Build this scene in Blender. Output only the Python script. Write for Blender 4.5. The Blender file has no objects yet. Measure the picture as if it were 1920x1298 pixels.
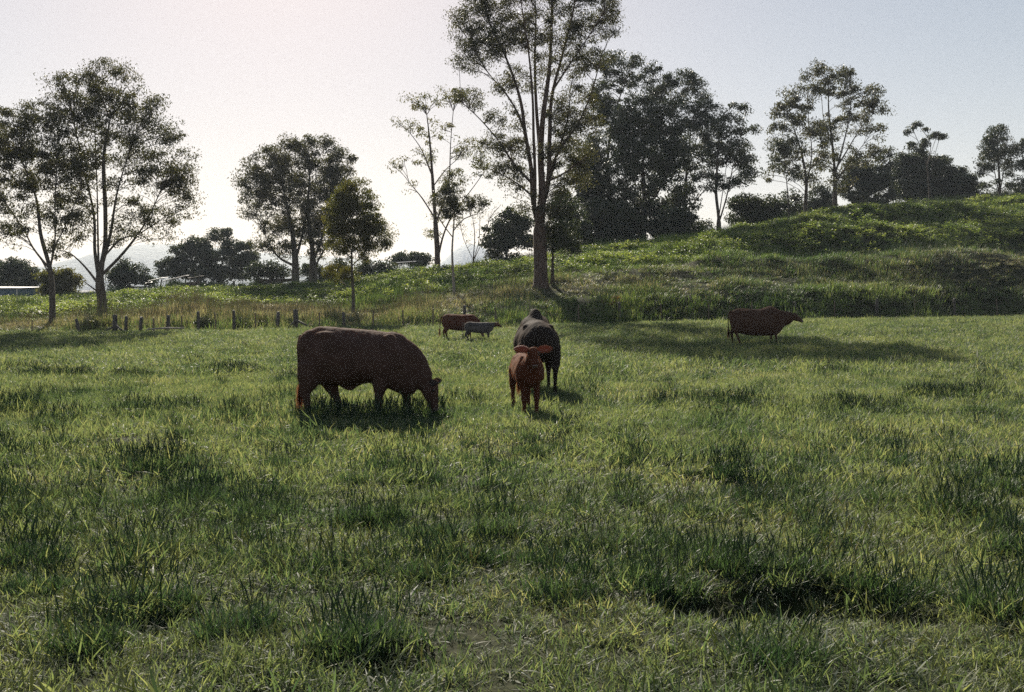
import bpy, math, random
import numpy as np
from mathutils import Vector

random.seed(7)
rng = np.random.default_rng(11)
scene = bpy.context.scene
COL = scene.collection
R = math.radians

# ------------------------------------------------------------------ camera
CAM_H = 1.75
F_PX = 1867.0            # focal length in pixels of the 1920 px wide photograph
HOR = 572.0              # row of the horizon
cam_d = bpy.data.cameras.new("camera")
cam_d.sensor_width = 36.0
cam_d.lens = F_PX / 1920.0 * 36.0
cam_d.shift_y = -(649.0 - HOR) / 1920.0
cam_d.clip_start = 0.1
cam_d.clip_end = 12000
cam = bpy.data.objects.new("camera", cam_d)
COL.objects.link(cam)
cam.location = (0, 0, CAM_H)
cam.rotation_euler = (R(90), 0, 0)
scene.camera = cam

# ------------------------------------------------------------------ sky, sun, exposure
SUN_EL = R(33)
SUN_AZ = math.atan2(-0.24, 1.0)          # left of the view direction
world = bpy.data.worlds.new("World")
scene.world = world
world.use_nodes = True
wn = world.node_tree
wn.nodes.clear()
w_out = wn.nodes.new("ShaderNodeOutputWorld")
w_bg = wn.nodes.new("ShaderNodeBackground")
w_sky = wn.nodes.new("ShaderNodeTexSky")
w_sky.sky_type = 'NISHITA'
w_sky.sun_disc = False
w_sky.sun_elevation = SUN_EL
w_sky.sun_rotation = SUN_AZ
w_sky.altitude = 50
w_sky.air_density = 1.0
w_sky.dust_density = 0.5
w_sky.ozone_density = 1.0
w_hsv = wn.nodes.new("ShaderNodeHueSaturation")
w_hsv.inputs["Saturation"].default_value = 1.2
wn.links.new(w_sky.outputs[0], w_hsv.inputs["Color"])
w_gam = wn.nodes.new("ShaderNodeGamma")               # film-like softening of the whole sky
w_gam.inputs["Gamma"].default_value = 0.68
w_tint = wn.nodes.new("ShaderNodeMix"); w_tint.data_type = 'RGBA'; w_tint.blend_type = 'MULTIPLY'
w_tint.inputs["Factor"].default_value = 1.0
w_tint.inputs["B"].default_value = (1.20, 0.99, 0.86, 1)
wn.links.new(w_hsv.outputs[0], w_gam.inputs["Color"])
wn.links.new(w_gam.outputs[0], w_tint.inputs["A"])
wn.links.new(w_tint.outputs["Result"], w_bg.inputs["Color"])
w_bg.inputs["Strength"].default_value = 0.089
wn.links.new(w_bg.outputs[0], w_out.inputs["Surface"])

sun_d = bpy.data.lights.new("sun", 'SUN')
sun_d.energy = 5.0
sun_d.angle = R(0.9)
sun_d.color = (1.0, 0.92, 0.78)
sun = bpy.data.objects.new("sun", sun_d)
COL.objects.link(sun)
to_sun = Vector((math.sin(SUN_AZ) * math.cos(SUN_EL), math.cos(SUN_AZ) * math.cos(SUN_EL), math.sin(SUN_EL)))
sun.rotation_euler = (-to_sun).to_track_quat('-Z', 'Y').to_euler()
sun.location = (-20, 60, 60)

scene.view_settings.view_transform = 'Standard'
scene.view_settings.look = 'None'
scene.view_settings.exposure = 1.0
scene.view_settings.gamma = 1.0
scene.view_settings.use_curve_mapping = False
scene.render.engine = 'CYCLES'
scene.cycles.max_bounces = 6
scene.cycles.diffuse_bounces = 3
scene.cycles.transmission_bounces = 3
scene.cycles.volume_bounces = 1
scene.cycles.glossy_bounces = 2
scene.cycles.sample_clamp_indirect = 4.0
scene.cycles.use_denoising = False

# ------------------------------------------------------------------ helpers
def tag(o, label=None, cat=None, group=None, kind=None):
    if label: o["label"] = label
    if cat: o["category"] = cat
    if group: o["group"] = group
    if kind: o["kind"] = kind
    return o

def empty(name, loc=(0, 0, 0), rz=0.0, label=None, cat=None, group=None):
    o = bpy.data.objects.new(name, None)
    o.empty_display_size = 0.3
    COL.objects.link(o)
    o.location = loc
    o.rotation_euler = (0, 0, rz)
    return tag(o, label, cat, group)

def np_mesh(name, verts, faces, smooth=False):
    """verts (N,3), faces (M,k) arrays -> mesh"""
    verts = np.ascontiguousarray(verts, dtype=np.float32)
    faces = np.ascontiguousarray(faces, dtype=np.int32)
    m = bpy.data.meshes.new(name)
    k = faces.shape[1]
    m.vertices.add(len(verts))
    m.vertices.foreach_set("co", verts.ravel())
    m.loops.add(faces.size)
    m.loops.foreach_set("vertex_index", faces.ravel())
    m.polygons.add(len(faces))
    m.polygons.foreach_set("loop_start", np.arange(0, faces.size, k, dtype=np.int32))
    m.polygons.foreach_set("use_smooth", np.full(len(faces), smooth, dtype=bool))
    m.update(calc_edges=True)
    m.validate()
    return m

def link(name, mesh, mat, parent=None, **kw):
    o = bpy.data.objects.new(name, mesh)
    if mat is not None:
        mesh.materials.clear()
        mesh.materials.append(mat)
    COL.objects.link(o)
    if parent is not None:
        o.parent = parent
    return tag(o, **kw)

class MB:
    """collects triangles"""
    def __init__(s): s.v = []; s.f = []; s.n = 0
    def add(s, v, f):
        v = np.asarray(v, float); f = np.asarray(f, int)
        s.v.append(v); s.f.append(f + s.n); s.n += len(v)
    def mesh(s, name, smooth=False):
        return np_mesh(name, np.concatenate(s.v), np.concatenate(s.f), smooth)

def tube_tris(P, Rr, sides, cap=True, twist=0.0):
    """tube round the polyline P with radii Rr, triangles"""
    P = np.asarray(P, float); n = len(P)
    Rr = np.asarray(Rr, float)
    T = np.gradient(P, axis=0)
    T /= np.linalg.norm(T, axis=1, keepdims=True) + 1e-9
    ref = np.array([0.0, 1.0, 0.0]) if abs(T[:, 1]).mean() < 0.85 else np.array([1.0, 0, 0])
    A = np.cross(T, ref); A /= np.linalg.norm(A, axis=1, keepdims=True) + 1e-9
    B = np.cross(T, A)
    th = np.linspace(0, 2 * np.pi, sides, endpoint=False) + twist
    ring = A[:, None, :] * np.cos(th)[None, :, None] + B[:, None, :] * np.sin(th)[None, :, None]
    V = P[:, None, :] + ring * Rr[:, None, None]
    V = V.reshape(-1, 3)
    i = np.arange(n - 1)[:, None] * sides
    j = np.arange(sides)[None, :]; jn = (j + 1) % sides
    a = (i + j).ravel(); b = (i + jn).ravel(); c = (i + sides + jn).ravel(); d = (i + sides + j).ravel()
    F = np.concatenate([np.stack([a, b, c], 1), np.stack([a, c, d], 1)])
    if cap:
        V = np.vstack([V, P[0], P[-1]])
        k0 = n * sides; k1 = k0 + 1
        jj = np.arange(sides); jm = (jj + 1) % sides
        F = np.concatenate([F, np.stack([np.full(sides, k0), jm, jj], 1),
                            np.stack([np.full(sides, k1), (n - 1) * sides + jj, (n - 1) * sides + jm], 1)])
    return V, F

def _hash(ix, iy, seed):
    h = (ix.astype(np.int64) * 374761393 + iy.astype(np.int64) * 668265263 + seed * 1442695041) & 0xFFFFFFFF
    h = ((h ^ (h >> 13)) * 1274126177) & 0xFFFFFFFF
    return ((h ^ (h >> 16)) & 0xFFFF) / 65535.0

def vnoise(x, y, seed=0):
    x = np.asarray(x, float); y = np.asarray(y, float)
    ix = np.floor(x); iy = np.floor(y)
    fx = x - ix; fy = y - iy
    fx = fx * fx * (3 - 2 * fx); fy = fy * fy * (3 - 2 * fy)
    a = _hash(ix, iy, seed); b = _hash(ix + 1, iy, seed)
    c = _hash(ix, iy + 1, seed); d = _hash(ix + 1, iy + 1, seed)
    return (a * (1 - fx) + b * fx) * (1 - fy) + (c * (1 - fx) + d * fx) * fy

def fbm(x, y, seed=0, octv=3):
    s = 0; a = 1.0; t = 0
    for k in range(octv):
        s = s + a * vnoise(x * 2 ** k, y * 2 ** k, seed + 17 * k); t += a; a *= 0.5
    return s / t

def sstep(a, b, x):
    t = np.clip((x - a) / (b - a), 0, 1)
    return t * t * (3 - 2 * t)

# ------------------------------------------------------------------ terrain
PXK = [-900, -400, 0, 300, 600, 800, 960, 1100, 1300, 1500, 1700, 1920, 2400, 3000]
CREST_ROW = [580, 577, 572, 556, 542, 518, 498, 474, 452, 424, 402, 384, 356, 340]
CREST_D = [96, 94, 92, 90, 88, 88, 90, 94, 98, 102, 106, 112, 120, 130]
FOOT_D = [50, 51, 52, 53, 54, 55, 56, 57, 59, 61, 63, 66, 70, 74]
FOOT_ROW = [630, 629, 627, 622, 617, 614, 612, 610, 606, 602, 599, 596, 590, 586]
HOLLOWS = [(1.55, 5.95, 0.62, 0.32, 0.17), (2.18, 5.62, 0.22, 0.15, 0.16), (-0.62, 4.85, 0.26, 0.18, 0.10),
           (-2.6, 6.3, 0.25, 0.2, 0.08), (-2.05, 5.5, 0.28, 0.16, 0.08), (-1.1, 7.9, 0.2, 0.18, 0.06)]

def height(x, y):
    x = np.asarray(x, float); y = np.asarray(y, float)
    yy = np.maximum(y, 25.0)
    px = 960 + F_PX * x / yy
    d0 = np.interp(px, PXK, FOOT_D); d1 = np.interp(px, PXK, CREST_D)
    zf = CAM_H - d0 * (np.interp(px, PXK, FOOT_ROW) - HOR) / F_PX
    z1 = CAM_H + d1 * (HOR - np.interp(px, PXK, CREST_ROW)) / F_PX
    d0 = d0 + (fbm(x * 0.12, y * 0.0 + 3.1, 5) - 0.5) * 3.0
    t = np.clip((y - d0) / (d1 - d0), 0, 1)
    bank = np.interp(px, [0, 700, 1050, 1300, 1920, 2400], [0.15, 0.25, 0.7, 1.0, 1.0, 1.0]) * sstep(0.0, 2.6, y - d0)
    cv = np.interp(px, [600, 1400], [.45, .72])
    g = (1 - cv) * t + cv * (1 - (1 - t) ** 2)
    slope = bank + (z1 - zf - bank) * g
    z = zf * sstep(28, 1, 0 * y + 28) if False else zf * sstep(26, 52, y)
    z = z + np.where(y > d0, slope, 0.0)
    # beyond the crest: plateau that falls away into the valley
    over = np.maximum(y - d1, 0)
    fall = z1 + 7.0
    z = z - fall * sstep(6, 230, over)
    # relief
    amp_f = 0.035 * sstep(2, 10, y) + 0.03
    z = z + (fbm(x * 0.5, y * 0.5, 1) - 0.5) * 2 * amp_f
    on = sstep(0, 8, y - d0)
    z = z + on * ((fbm(x * 0.13, y * 0.22, 2) - 0.5) * 1.9 + (fbm(x * 0.45, y * 0.6, 3) - 0.5) * 0.9) * np.interp(px, [0, 900, 1400, 1920], [0.55, 0.7, 1.0, 1.1])
    # ledges along the right-hand slope, shaped deeper so that lit strips show
    ledge = np.sin((y - 0.10 * x + 2.2 * fbm(x * 0.07, y * 0.05, 8)) * 2 * np.pi / 9.5)
    z = z + on * 0.5 * ledge * sstep(1150, 1600, px) * (1 - sstep(8, 20, over))
    for hx, hy, rx, ry, dp in HOLLOWS:
        q = ((x - hx) / rx) ** 2 + ((y - hy) / ry) ** 2
        z = z - dp * np.exp(-q ** 2 * 0.7)
    z = np.where(over > 500, z - 0, z)
    return z

def foot(x, y):
    px = 960 + F_PX * x / np.maximum(y, 25)
    return np.interp(px, PXK, FOOT_D) + (fbm(x * 0.12, y * 0.0 + 3.1, 5) - 0.5) * 3.0

def H(x, y):
    return float(height(np.array([x]), np.array([y]))[0])

def at(px, row, d):
    """point at depth d seen at pixel px,row of the photograph"""
    return np.array([(px - 960) / F_PX * d, d, CAM_H + (HOR - row) / F_PX * d])

# ------------------------------------------------------------------ materials
def new_mat(name):
    m = bpy.data.materials.new(name)
    m.use_nodes = True
    nt = m.node_tree
    nt.nodes.clear()
    out = nt.nodes.new("ShaderNodeOutputMaterial")
    return m, nt, out

def nd(nt, typ, **kw):
    n = nt.nodes.new(typ)
    for k, v in kw.items():
        if k in n.inputs: n.inputs[k].default_value = v
        else: setattr(n, k, v)
    return n

def ramp(nt, fac, stops):
    r = nt.nodes.new("ShaderNodeValToRGB")
    e = r.color_ramp.elements
    while len(e) < len(stops): e.new(0.5)
    for i, (p, c) in enumerate(stops):
        e[i].position = p; e[i].color = (*c, 1)
    nt.links.new(fac, r.inputs[0])
    return r

def surface_mat(name, c1, c2, scale=6.0, rough=0.85, bump=0.3, stops=None, stretch=(1, 1, 1), coords="Object", detail=6, bumpdist=0.02):
    m, nt, out = new_mat(name)
    tc = nt.nodes.new("ShaderNodeTexCoord")
    mp = nd(nt, "ShaderNodeMapping"); mp.inputs["Scale"].default_value = stretch
    nt.links.new(tc.outputs[coords], mp.inputs[0])
    n = nd(nt, "ShaderNodeTexNoise"); n.inputs["Scale"].default_value = scale; n.inputs["Detail"].default_value = detail
    nt.links.new(mp.outputs[0], n.inputs["Vector"])
    r = ramp(nt, n.outputs[0], stops or [(0.35, c1), (0.65, c2)])
    b = nt.nodes.new("ShaderNodeBsdfPrincipled")
    b.inputs["Roughness"].default_value = rough
    nt.links.new(r.outputs[0], b.inputs["Base Color"])
    if bump:
        bp = nd(nt, "ShaderNodeBump"); bp.inputs["Strength"].default_value = bump; bp.inputs["Distance"].default_value = bumpdist
        n2 = nd(nt, "ShaderNodeTexNoise"); n2.inputs["Scale"].default_value = scale * 3.1; n2.inputs["Detail"].default_value = 4
        nt.links.new(mp.outputs[0], n2.inputs["Vector"])
        nt.links.new(n2.outputs[0], bp.inputs["Height"])
        nt.links.new(bp.outputs[0], b.inputs["Normal"])
    nt.links.new(b.outputs[0], out.inputs[0])
    return m, b

def leaf_mat(name, cols, trans_mul=(1.5, 1.55, 0.6), trans=0.45, island=True, pscale=0.3, rough=0.5, dry=None, gloss=0.5):
    """leaf or blade: reflecting and letting light through; hue varies leaf by leaf and patch by patch"""
    m, nt, out = new_mat(name)
    geo = nt.nodes.new("ShaderNodeNewGeometry")
    ns = nd(nt, "ShaderNodeTexNoise"); ns.inputs["Scale"].default_value = pscale; ns.inputs["Detail"].default_value = 3
    nt.links.new(geo.outputs["Position"], ns.inputs["Vector"])
    mix = nd(nt, "ShaderNodeMath", operation='MULTIPLY_ADD')
    nt.links.new(geo.outputs["Random Per Island"], mix.inputs[0]); mix.inputs[1].default_value = 0.45
    nt.links.new(ns.outputs[0], mix.inputs[2])
    sub = nd(nt, "ShaderNodeMath", operation='SUBTRACT'); sub.inputs[1].default_value = 0.22
    nt.links.new(mix.outputs[0], sub.inputs[0])
    k = len(cols)
    r = ramp(nt, sub.outputs[0], [(0.25 + 0.5 * i / max(k - 1, 1), c) for i, c in enumerate(cols)])
    col = r.outputs[0]
    if dry is not None:
        at_ = nt.nodes.new("ShaderNodeAttribute"); at_.attribute_type = 'INSTANCER'; at_.attribute_name = "dry"
        a2 = nd(nt, "ShaderNodeMath", operation='ADD')
        rr = nd(nt, "ShaderNodeMath", operation='MULTIPLY_ADD'); rr.inputs[1].default_value = 0.5; rr.inputs[2].default_value = -0.25
        nt.links.new(geo.outputs["Random Per Island"], rr.inputs[0])
        nt.links.new(at_.outputs["Fac"], a2.inputs[0]); nt.links.new(rr.outputs[0], a2.inputs[1])
        cl = nd(nt, "ShaderNodeMapRange"); cl.inputs["From Min"].default_value = 0.35; cl.inputs["From Max"].default_value = 0.65
        nt.links.new(a2.outputs[0], cl.inputs["Value"])
        mx = nd(nt, "ShaderNodeMix", data_type='RGBA')
        nt.links.new(cl.outputs[0], mx.inputs["Factor"])
        nt.links.new(col, mx.inputs["A"]); mx.inputs["B"].default_value = (*dry, 1)
        col = mx.outputs["Result"]
    b = nt.nodes.new("ShaderNodeBsdfPrincipled")
    b.inputs["Roughness"].default_value = rough
    b.inputs["Specular IOR Level"].default_value = gloss
    nt.links.new(col, b.inputs["Base Color"])
    tr = nt.nodes.new("ShaderNodeBsdfTranslucent")
    mu = nd(nt, "ShaderNodeMix", data_type='RGBA', blend_type='MULTIPLY'); mu.inputs["Factor"].default_value = 1.0
    nt.links.new(col, mu.inputs["A"]); mu.inputs["B"].default_value = (*trans_mul, 1)
    nt.links.new(mu.outputs["Result"], tr.inputs[0])
    ms = nt.nodes.new("ShaderNodeMixShader"); ms.inputs[0].default_value = trans
    nt.links.new(b.outputs[0], ms.inputs[1]); nt.links.new(tr.outputs[0], ms.inputs[2])
    nt.links.new(ms.outputs[0], out.inputs[0])
    return m

def ground_mat():
    m, nt, out = new_mat("pasture_soil")
    geo = nt.nodes.new("ShaderNodeNewGeometry")
    n1 = nd(nt, "ShaderNodeTexNoise"); n1.inputs["Scale"].default_value = 0.35; n1.inputs["Detail"].default_value = 8
    n2 = nd(nt, "ShaderNodeTexNoise"); n2.inputs["Scale"].default_value = 14; n2.inputs["Detail"].default_value = 6
    nt.links.new(geo.outputs["Position"], n1.inputs["Vector"]); nt.links.new(geo.outputs["Position"], n2.inputs["Vector"])
    r1 = ramp(nt, n1.outputs[0], [(0.35, (0.018, 0.024, 0.009)), (0.55, (0.028, 0.034, 0.013)), (0.72, (0.045, 0.040, 0.020))])
    r2 = ramp(nt, n2.outputs[0], [(0.3, (0.35, 0.33, 0.3)), (0.7, (1.15, 1.1, 1.0))])
    mx = nd(nt, "ShaderNodeMix", data_type='RGBA', blend_type='MULTIPLY'); mx.inputs["Factor"].default_value = 0.9
    nt.links.new(r1.outputs[0], mx.inputs["A"]); nt.links.new(r2.outputs[0], mx.inputs["B"])
    b = nt.nodes.new("ShaderNodeBsdfPrincipled"); b.inputs["Roughness"].default_value = 0.95
    b.inputs["Specular IOR Level"].default_value = 0.1
    nt.links.new(mx.outputs["Result"], b.inputs["Base Color"])
    bp = nd(nt, "ShaderNodeBump"); bp.inputs["Strength"].default_value = 0.6; bp.inputs["Distance"].default_value = 0.04
    nt.links.new(n2.outputs[0], bp.inputs["Height"]); nt.links.new(bp.outputs[0], b.inputs["Normal"])
    nt.links.new(b.outputs[0], out.inputs[0])
    return m

M = {}
M["ground"] = ground_mat()
M["bark_grey"], _ = surface_mat("bark_grey", (0.05, 0.04, 0.033), (0.14, 0.115, 0.095), scale=5, stretch=(3, 3, 0.6), bump=0.7)
M["bark_pale"], _ = surface_mat("bark_pale", (0.18, 0.15, 0.13), (0.36, 0.31, 0.27), scale=4, stretch=(3, 3, 0.7), bump=0.4)
M["bark_red"], _ = surface_mat("bark_red", (0.040, 0.024, 0.018), (0.12, 0.075, 0.055), scale=4, stretch=(3, 3, 0.6), bump=0.6)
M["bark_dark"], _ = surface_mat("bark_dark", (0.04, 0.03, 0.025), (0.10, 0.075, 0.06), scale=5, stretch=(3, 3, 0.6), bump=0.8)
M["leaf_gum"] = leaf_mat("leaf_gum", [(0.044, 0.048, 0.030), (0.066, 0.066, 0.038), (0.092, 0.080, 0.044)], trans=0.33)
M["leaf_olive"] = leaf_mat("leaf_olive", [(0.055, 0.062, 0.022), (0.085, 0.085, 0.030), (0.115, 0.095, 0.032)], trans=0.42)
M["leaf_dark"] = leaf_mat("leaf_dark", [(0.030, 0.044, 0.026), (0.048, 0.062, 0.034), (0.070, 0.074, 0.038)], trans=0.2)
GREENS = [(0.046, 0.077, 0.048), (0.088, 0.120, 0.070), (0.136, 0.163, 0.092), (0.200, 0.212, 0.122)]
M["grass"] = leaf_mat("grass_blade", GREENS, trans=0.5, pscale=0.55, dry=(0.30, 0.26, 0.18), trans_mul=(1.5, 1.55, 0.8), rough=0.55, gloss=0.22)
M["tuft"] = leaf_mat("tussock_blade", [(0.028, 0.055, 0.034), (0.048, 0.082, 0.044), (0.080, 0.115, 0.055)], trans=0.4, pscale=0.8, dry=(0.24, 0.2, 0.13), trans_mul=(1.4, 1.5, 0.8), rough=0.5, gloss=.25)
M["slope_grass"] = leaf_mat("slope_grass", [(0.052, 0.094, 0.042), (0.118, 0.170, 0.062), (0.185, 0.225, 0.080)], trans=0.45, pscale=0.12, dry=(0.27, 0.225, 0.175), trans_mul=(1.45, 1.5, 0.8))
M["weed"] = leaf_mat("weed_leaf", [(0.085, 0.125, 0.05), (0.15, 0.185, 0.07), (0.23, 0.25, 0.10)], trans=0.5, pscale=0.2, dry=(0.24, 0.21, 0.12), trans_mul=(1.5, 1.6, 0.7))
M["hill"], _ = surface_mat("wooded_hill", (0.030, 0.045, 0.030), (0.060, 0.075, 0.045), scale=0.03, bump=0.9, coords="Object", bumpdist=8)
M["post"], _ = surface_mat("weathered_post", (0.045, 0.038, 0.034), (0.12, 0.105, 0.09), scale=9, stretch=(2, 2, 0.5), bump=0.6)
M["steel"], _ = surface_mat("rusty_steel", (0.12, 0.07, 0.05), (0.2, 0.15, 0.12), scale=30, rough=0.7, bump=0.1)
M["tin"], _b = surface_mat("galvanised_sheet", (0.34, 0.34, 0.35), (0.52, 0.52, 0.52), scale=3, rough=0.38, bump=0.05)
_b.inputs["Metallic"].default_value = 0.7
M["tin_blue"], _ = surface_mat("blue_grey_cladding", (0.12, 0.17, 0.24), (0.16, 0.22, 0.30), scale=2, rough=0.6, bump=0.05)
M["timber"], _ = surface_mat("old_dark_timber", (0.05, 0.035, 0.03), (0.12, 0.085, 0.07), scale=6, bump=0.5)

# ------------------------------------------------------------------ ground
def build_ground():
    ys = [-22.0]
    while ys[-1] < 4300:
        y = ys[-1]
        ys.append(y + max(0.22, 0.0155 * abs(y)))
    ys = np.array(ys)
    un = np.linspace(-0.72, 0.72, 170)
    u = np.concatenate([[-5, -3.5, -2.4, -1.7, -1.3, -1.05, -0.9, -0.8], un, [0.8, 0.9, 1.05, 1.3, 1.7, 2.4, 3.5, 5]])
    Y, U = np.meshgrid(ys, u, indexing='ij')
    X = U * (np.abs(Y) + 9)
    Z = height(X, Y)
    V = np.stack([X, Y, Z], -1).reshape(-1, 3)
    nr, nc = X.shape
    i = (np.arange(nr - 1)[:, None] * nc + np.arange(nc - 1)[None, :]).ravel()
    F = np.stack([i, i + 1, i + nc + 1, i + nc], 1)
    o = link("ground", np_mesh("ground", V, F, True), M["ground"], kind="structure")
    return o
build_ground()

# ------------------------------------------------------------------ distant hills
def build_hills(name, px, row, d, depth, seed, rough=1.0):
    n = 260
    pp = np.linspace(px[0], px[-1], n)
    rr = np.interp(pp, px, row)
    k = np.ones(9) / 9
    rr = np.convolve(np.pad(rr, 4, mode='edge'), k, 'valid')
    zt = CAM_H + (HOR - rr) / F_PX * d
    m = 30
    t = np.linspace(-1, 1, m)
    X = np.zeros((m, n)); Y = np.zeros((m, n)); Z = np.zeros((m, n))
    for a in range(m):
        yy = d + t[a] * depth
        X[a] = (pp - 960) / F_PX * d * (1 + 0.10 * t[a])
        Y[a] = yy
        prof = (1 - t[a] ** 2) ** 0.8 if abs(t[a]) < 1 else 0
        Z[a] = -22 + (zt + 22) * prof * (1 if t[a] <= 0 else 0.97)
    Z += (fbm(X * 0.004, Y * 0.006, seed, 4) - 0.5) * 26 * (1 - np.abs(t)[:, None]) * (np.abs(t)[:, None] > 0.04)
    Z += (fbm(X * 0.09, Y * 0.09, seed + 3, 3) - 0.5) * 7 * rough
    V = np.stack([X, Y, Z], -1).reshape(-1, 3)
    i = (np.arange(m - 1)[:, None] * n + np.arange(n - 1)[None, :]).ravel()
    F = np.stack([i, i + 1, i + n + 1, i + n], 1)
    return link(name, np_mesh(name, V, F, True), M["hill"], kind="structure")
build_hills("distant_hill", [-900, -300, 0, 60, 110, 160, 200, 250, 290, 350, 420, 480, 560, 640, 700, 760, 840, 960, 1200, 1800, 3000],
            [505, 500, 508, 508, 502, 494, 472, 459, 456, 460, 469, 474, 480, 484, 487, 492, 502, 515, 530, 530, 540], 2900, 600, 3)
build_hills("distant_hill", [740, 800, 835, 860, 880, 900, 930, 980, 1050, 1100], [540, 515, 486, 464, 457, 460, 484, 505, 520, 540], 3500, 300, 9)

# ------------------------------------------------------------------ trees
def spline(P, step):
    P = np.asarray(P, float)
    if len(P) < 3:
        n = max(2, int(np.linalg.norm(P[-1] - P[0]) / step) + 1)
        return P[0] + (P[-1] - P[0]) * np.linspace(0, 1, n)[:, None]
    out = []
    Q = np.vstack([2 * P[0] - P[1], P, 2 * P[-1] - P[-2]])
    for i in range(1, len(Q) - 2):
        n = max(2, int(np.linalg.norm(Q[i + 1] - Q[i]) / step) + 1)
        t = np.linspace(0, 1, n, endpoint=False)[:, None]
        out.append(0.5 * ((2 * Q[i]) + (-Q[i - 1] + Q[i + 1]) * t + (2 * Q[i - 1] - 5 * Q[i] + 4 * Q[i + 1] - Q[i + 2]) * t ** 2
                          + (-Q[i - 1] + 3 * Q[i] - 3 * Q[i + 1] + Q[i + 2]) * t ** 3))
    out.append(P[-1:])
    return np.vstack(out)

def tree(name, label, d, trunks, lobes, r_base, leaf="leaf_gum", bark="bark_grey", cl=0.45, per=46, dens=1.0,
         lsz=(0.16, 0.045), shell=0.3, seed=0, rmin=0.016, group=None, cat="tree", asc=0.4, base_px=None, deep=0.8, droop=0.6, twig=1.0):
    """trunks: pixel polylines, the first starts on the ground; lobes: (px, row, rx, ry[, density]) in pixels at depth d"""
    g = np.random.default_rng(1000 + seed)
    s = d / F_PX
    bx = (trunks[0][0][0] - 960) * s
    base = np.array([bx, d, H(bx, d) - 0.12])
    nodes = []; par = []; chains = []
    def add_chain(P, start):
        idx = [start] if start is not None else []
        for p in P:
            nodes.append(p); par.append(idx[-1] if idx else -1)
            idx.append(len(nodes) - 1)
        chains.append(idx)
        return idx
    wts = {}
    for ti, tr in enumerate(trunks):
        pts = [at(a, b, d) for a, b in tr]
        if ti == 0:
            pts[0] = base
        jit = g.normal(0, 0.5, 1)[0] if ti else 0
        L = len(pts)
        for i in range(1, L):
            pts[i][1] += (g.normal(0, 0.12) * i + jit * i / L * 1.6) * (0.6 if ti == 0 else 1.0)
        if ti == 0:
            add_chain(spline(pts, 0.5), None)
        else:
            A = np.array(nodes); j = int(np.argmin(np.linalg.norm((A - pts[0]) * [1, 0.2, 1], axis=1)))
            pts[0] = A[j]
            add_chain(spline(pts, 0.5)[1:], j)
    # attractors
    att = []
    for lb in lobes:
        cx, cy, rx, ry = lb[:4]; dn = lb[4] if len(lb) > 4 else 1.0
        wx, wz = rx * s, ry * s
        n = max(2, int(1.55 * dens * dn * wx * wz * math.pi / (cl * cl * 1.35)))
        v = g.normal(size=(n, 3)); v /= np.linalg.norm(v, axis=1, keepdims=True)
        rad = g.uniform(0, 1, n) ** (1 / 3.0) * (1 - shell) + shell * g.uniform(0.75, 1.0, n)
        off = v * rad[:, None] * [wx, min(max(wx, wz) * deep, 5.0), wz]
        att.append(at(cx, cy, d) + off)
    att = np.vstack(att)
    gz = height(att[:, 0], att[:, 1])
    att = att[att[:, 2] > gz + 0.25]
    att = att[np.argsort(np.linalg.norm(att - nodes[0], axis=1))]
    N0 = np.zeros((40000, 3)); n = len(nodes); N0[:n] = nodes
    pl = np.zeros(40000); gl = np.zeros(40000); nman = n
    nch = len(chains)
    for i in range(n):
        if par[i] >= 0: pl[i] = pl[par[i]] + np.linalg.norm(N0[i] - N0[par[i]])
    first_ok = int(min(len(chains[0]) * 0.30, 12))
    tips = []
    for a in att:
        D = a - N0[:n]
        dist = np.linalg.norm(D, axis=1)
        need = N0[:n, 2] + asc * dist - a[2]
        cost = dist * (1 + .2 * (gl[:n] > 0)) + 1.3 * np.maximum(need, 0) + 0.75 * gl[:n] + .12 * pl[:n]
        cost[:first_ok] += 50
        j = int(np.argmin(cost))
        if dist[j] < 0.12: tips.append(j); continue
        p = N0[j]; pj = par[j]
        dirp = (p - N0[pj]) if pj >= 0 else np.array([0, 0, 1.0])
        dirp = dirp / (np.linalg.norm(dirp) + 1e-9)
        L = dist[j]
        c = p + L * 0.5 * (dirp * 0.30 + np.array([0, 0, 0.22]) + (a - p) / L * 0.6)
        k = max(1, int(L / 0.55))
        t = np.linspace(0, 1, k + 1)[1:, None]
        Q = (1 - t) ** 2 * p + 2 * t * (1 - t) * c + t ** 2 * a
        if k > 1: Q[:-1] += g.normal(0, 0.03, (k - 1, 3))
        prev = j; idx = [j]
        for q in Q:
            N0[n] = q; pl[n] = pl[prev] + 0.5; gl[n] = gl[prev] + L / k; par.append(prev); idx.append(n); prev = n; n += 1
        chains.append(idx); tips.append(prev)
    w = np.zeros(n)
    for t in tips: w[t] += 1
    for i in range(n - 1, 0, -1):
        w[par[i]] += w[i] if par[i] >= 0 else 0
    rad = r_base * (np.maximum(w, 0.6) / w[0]) ** 0.55
    for ci in range(nch):
        c = chains[ci]; t = np.linspace(0, 1, len(c))
        if ci == 0:
            man = r_base * (1 - .88 * t ** .8); lo, hi = .8, 1.25
        else:
            r0 = min(.6 * rad[c[0]], .36 * r_base)
            man = np.maximum(r0 * (1 - .85 * t), .03); lo, hi = .85, 1.15
        cc = c if ci == 0 else c[1:]; mm = man if ci == 0 else man[1:]
        rad[cc] = np.clip(rad[cc], mm * lo, mm * hi)
    rad[nman:] = np.minimum(rad[nman:], .16 * r_base + .012)
    rad = np.maximum(rad, rmin)
    P = N0[:n]
    tb = MB()
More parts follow.
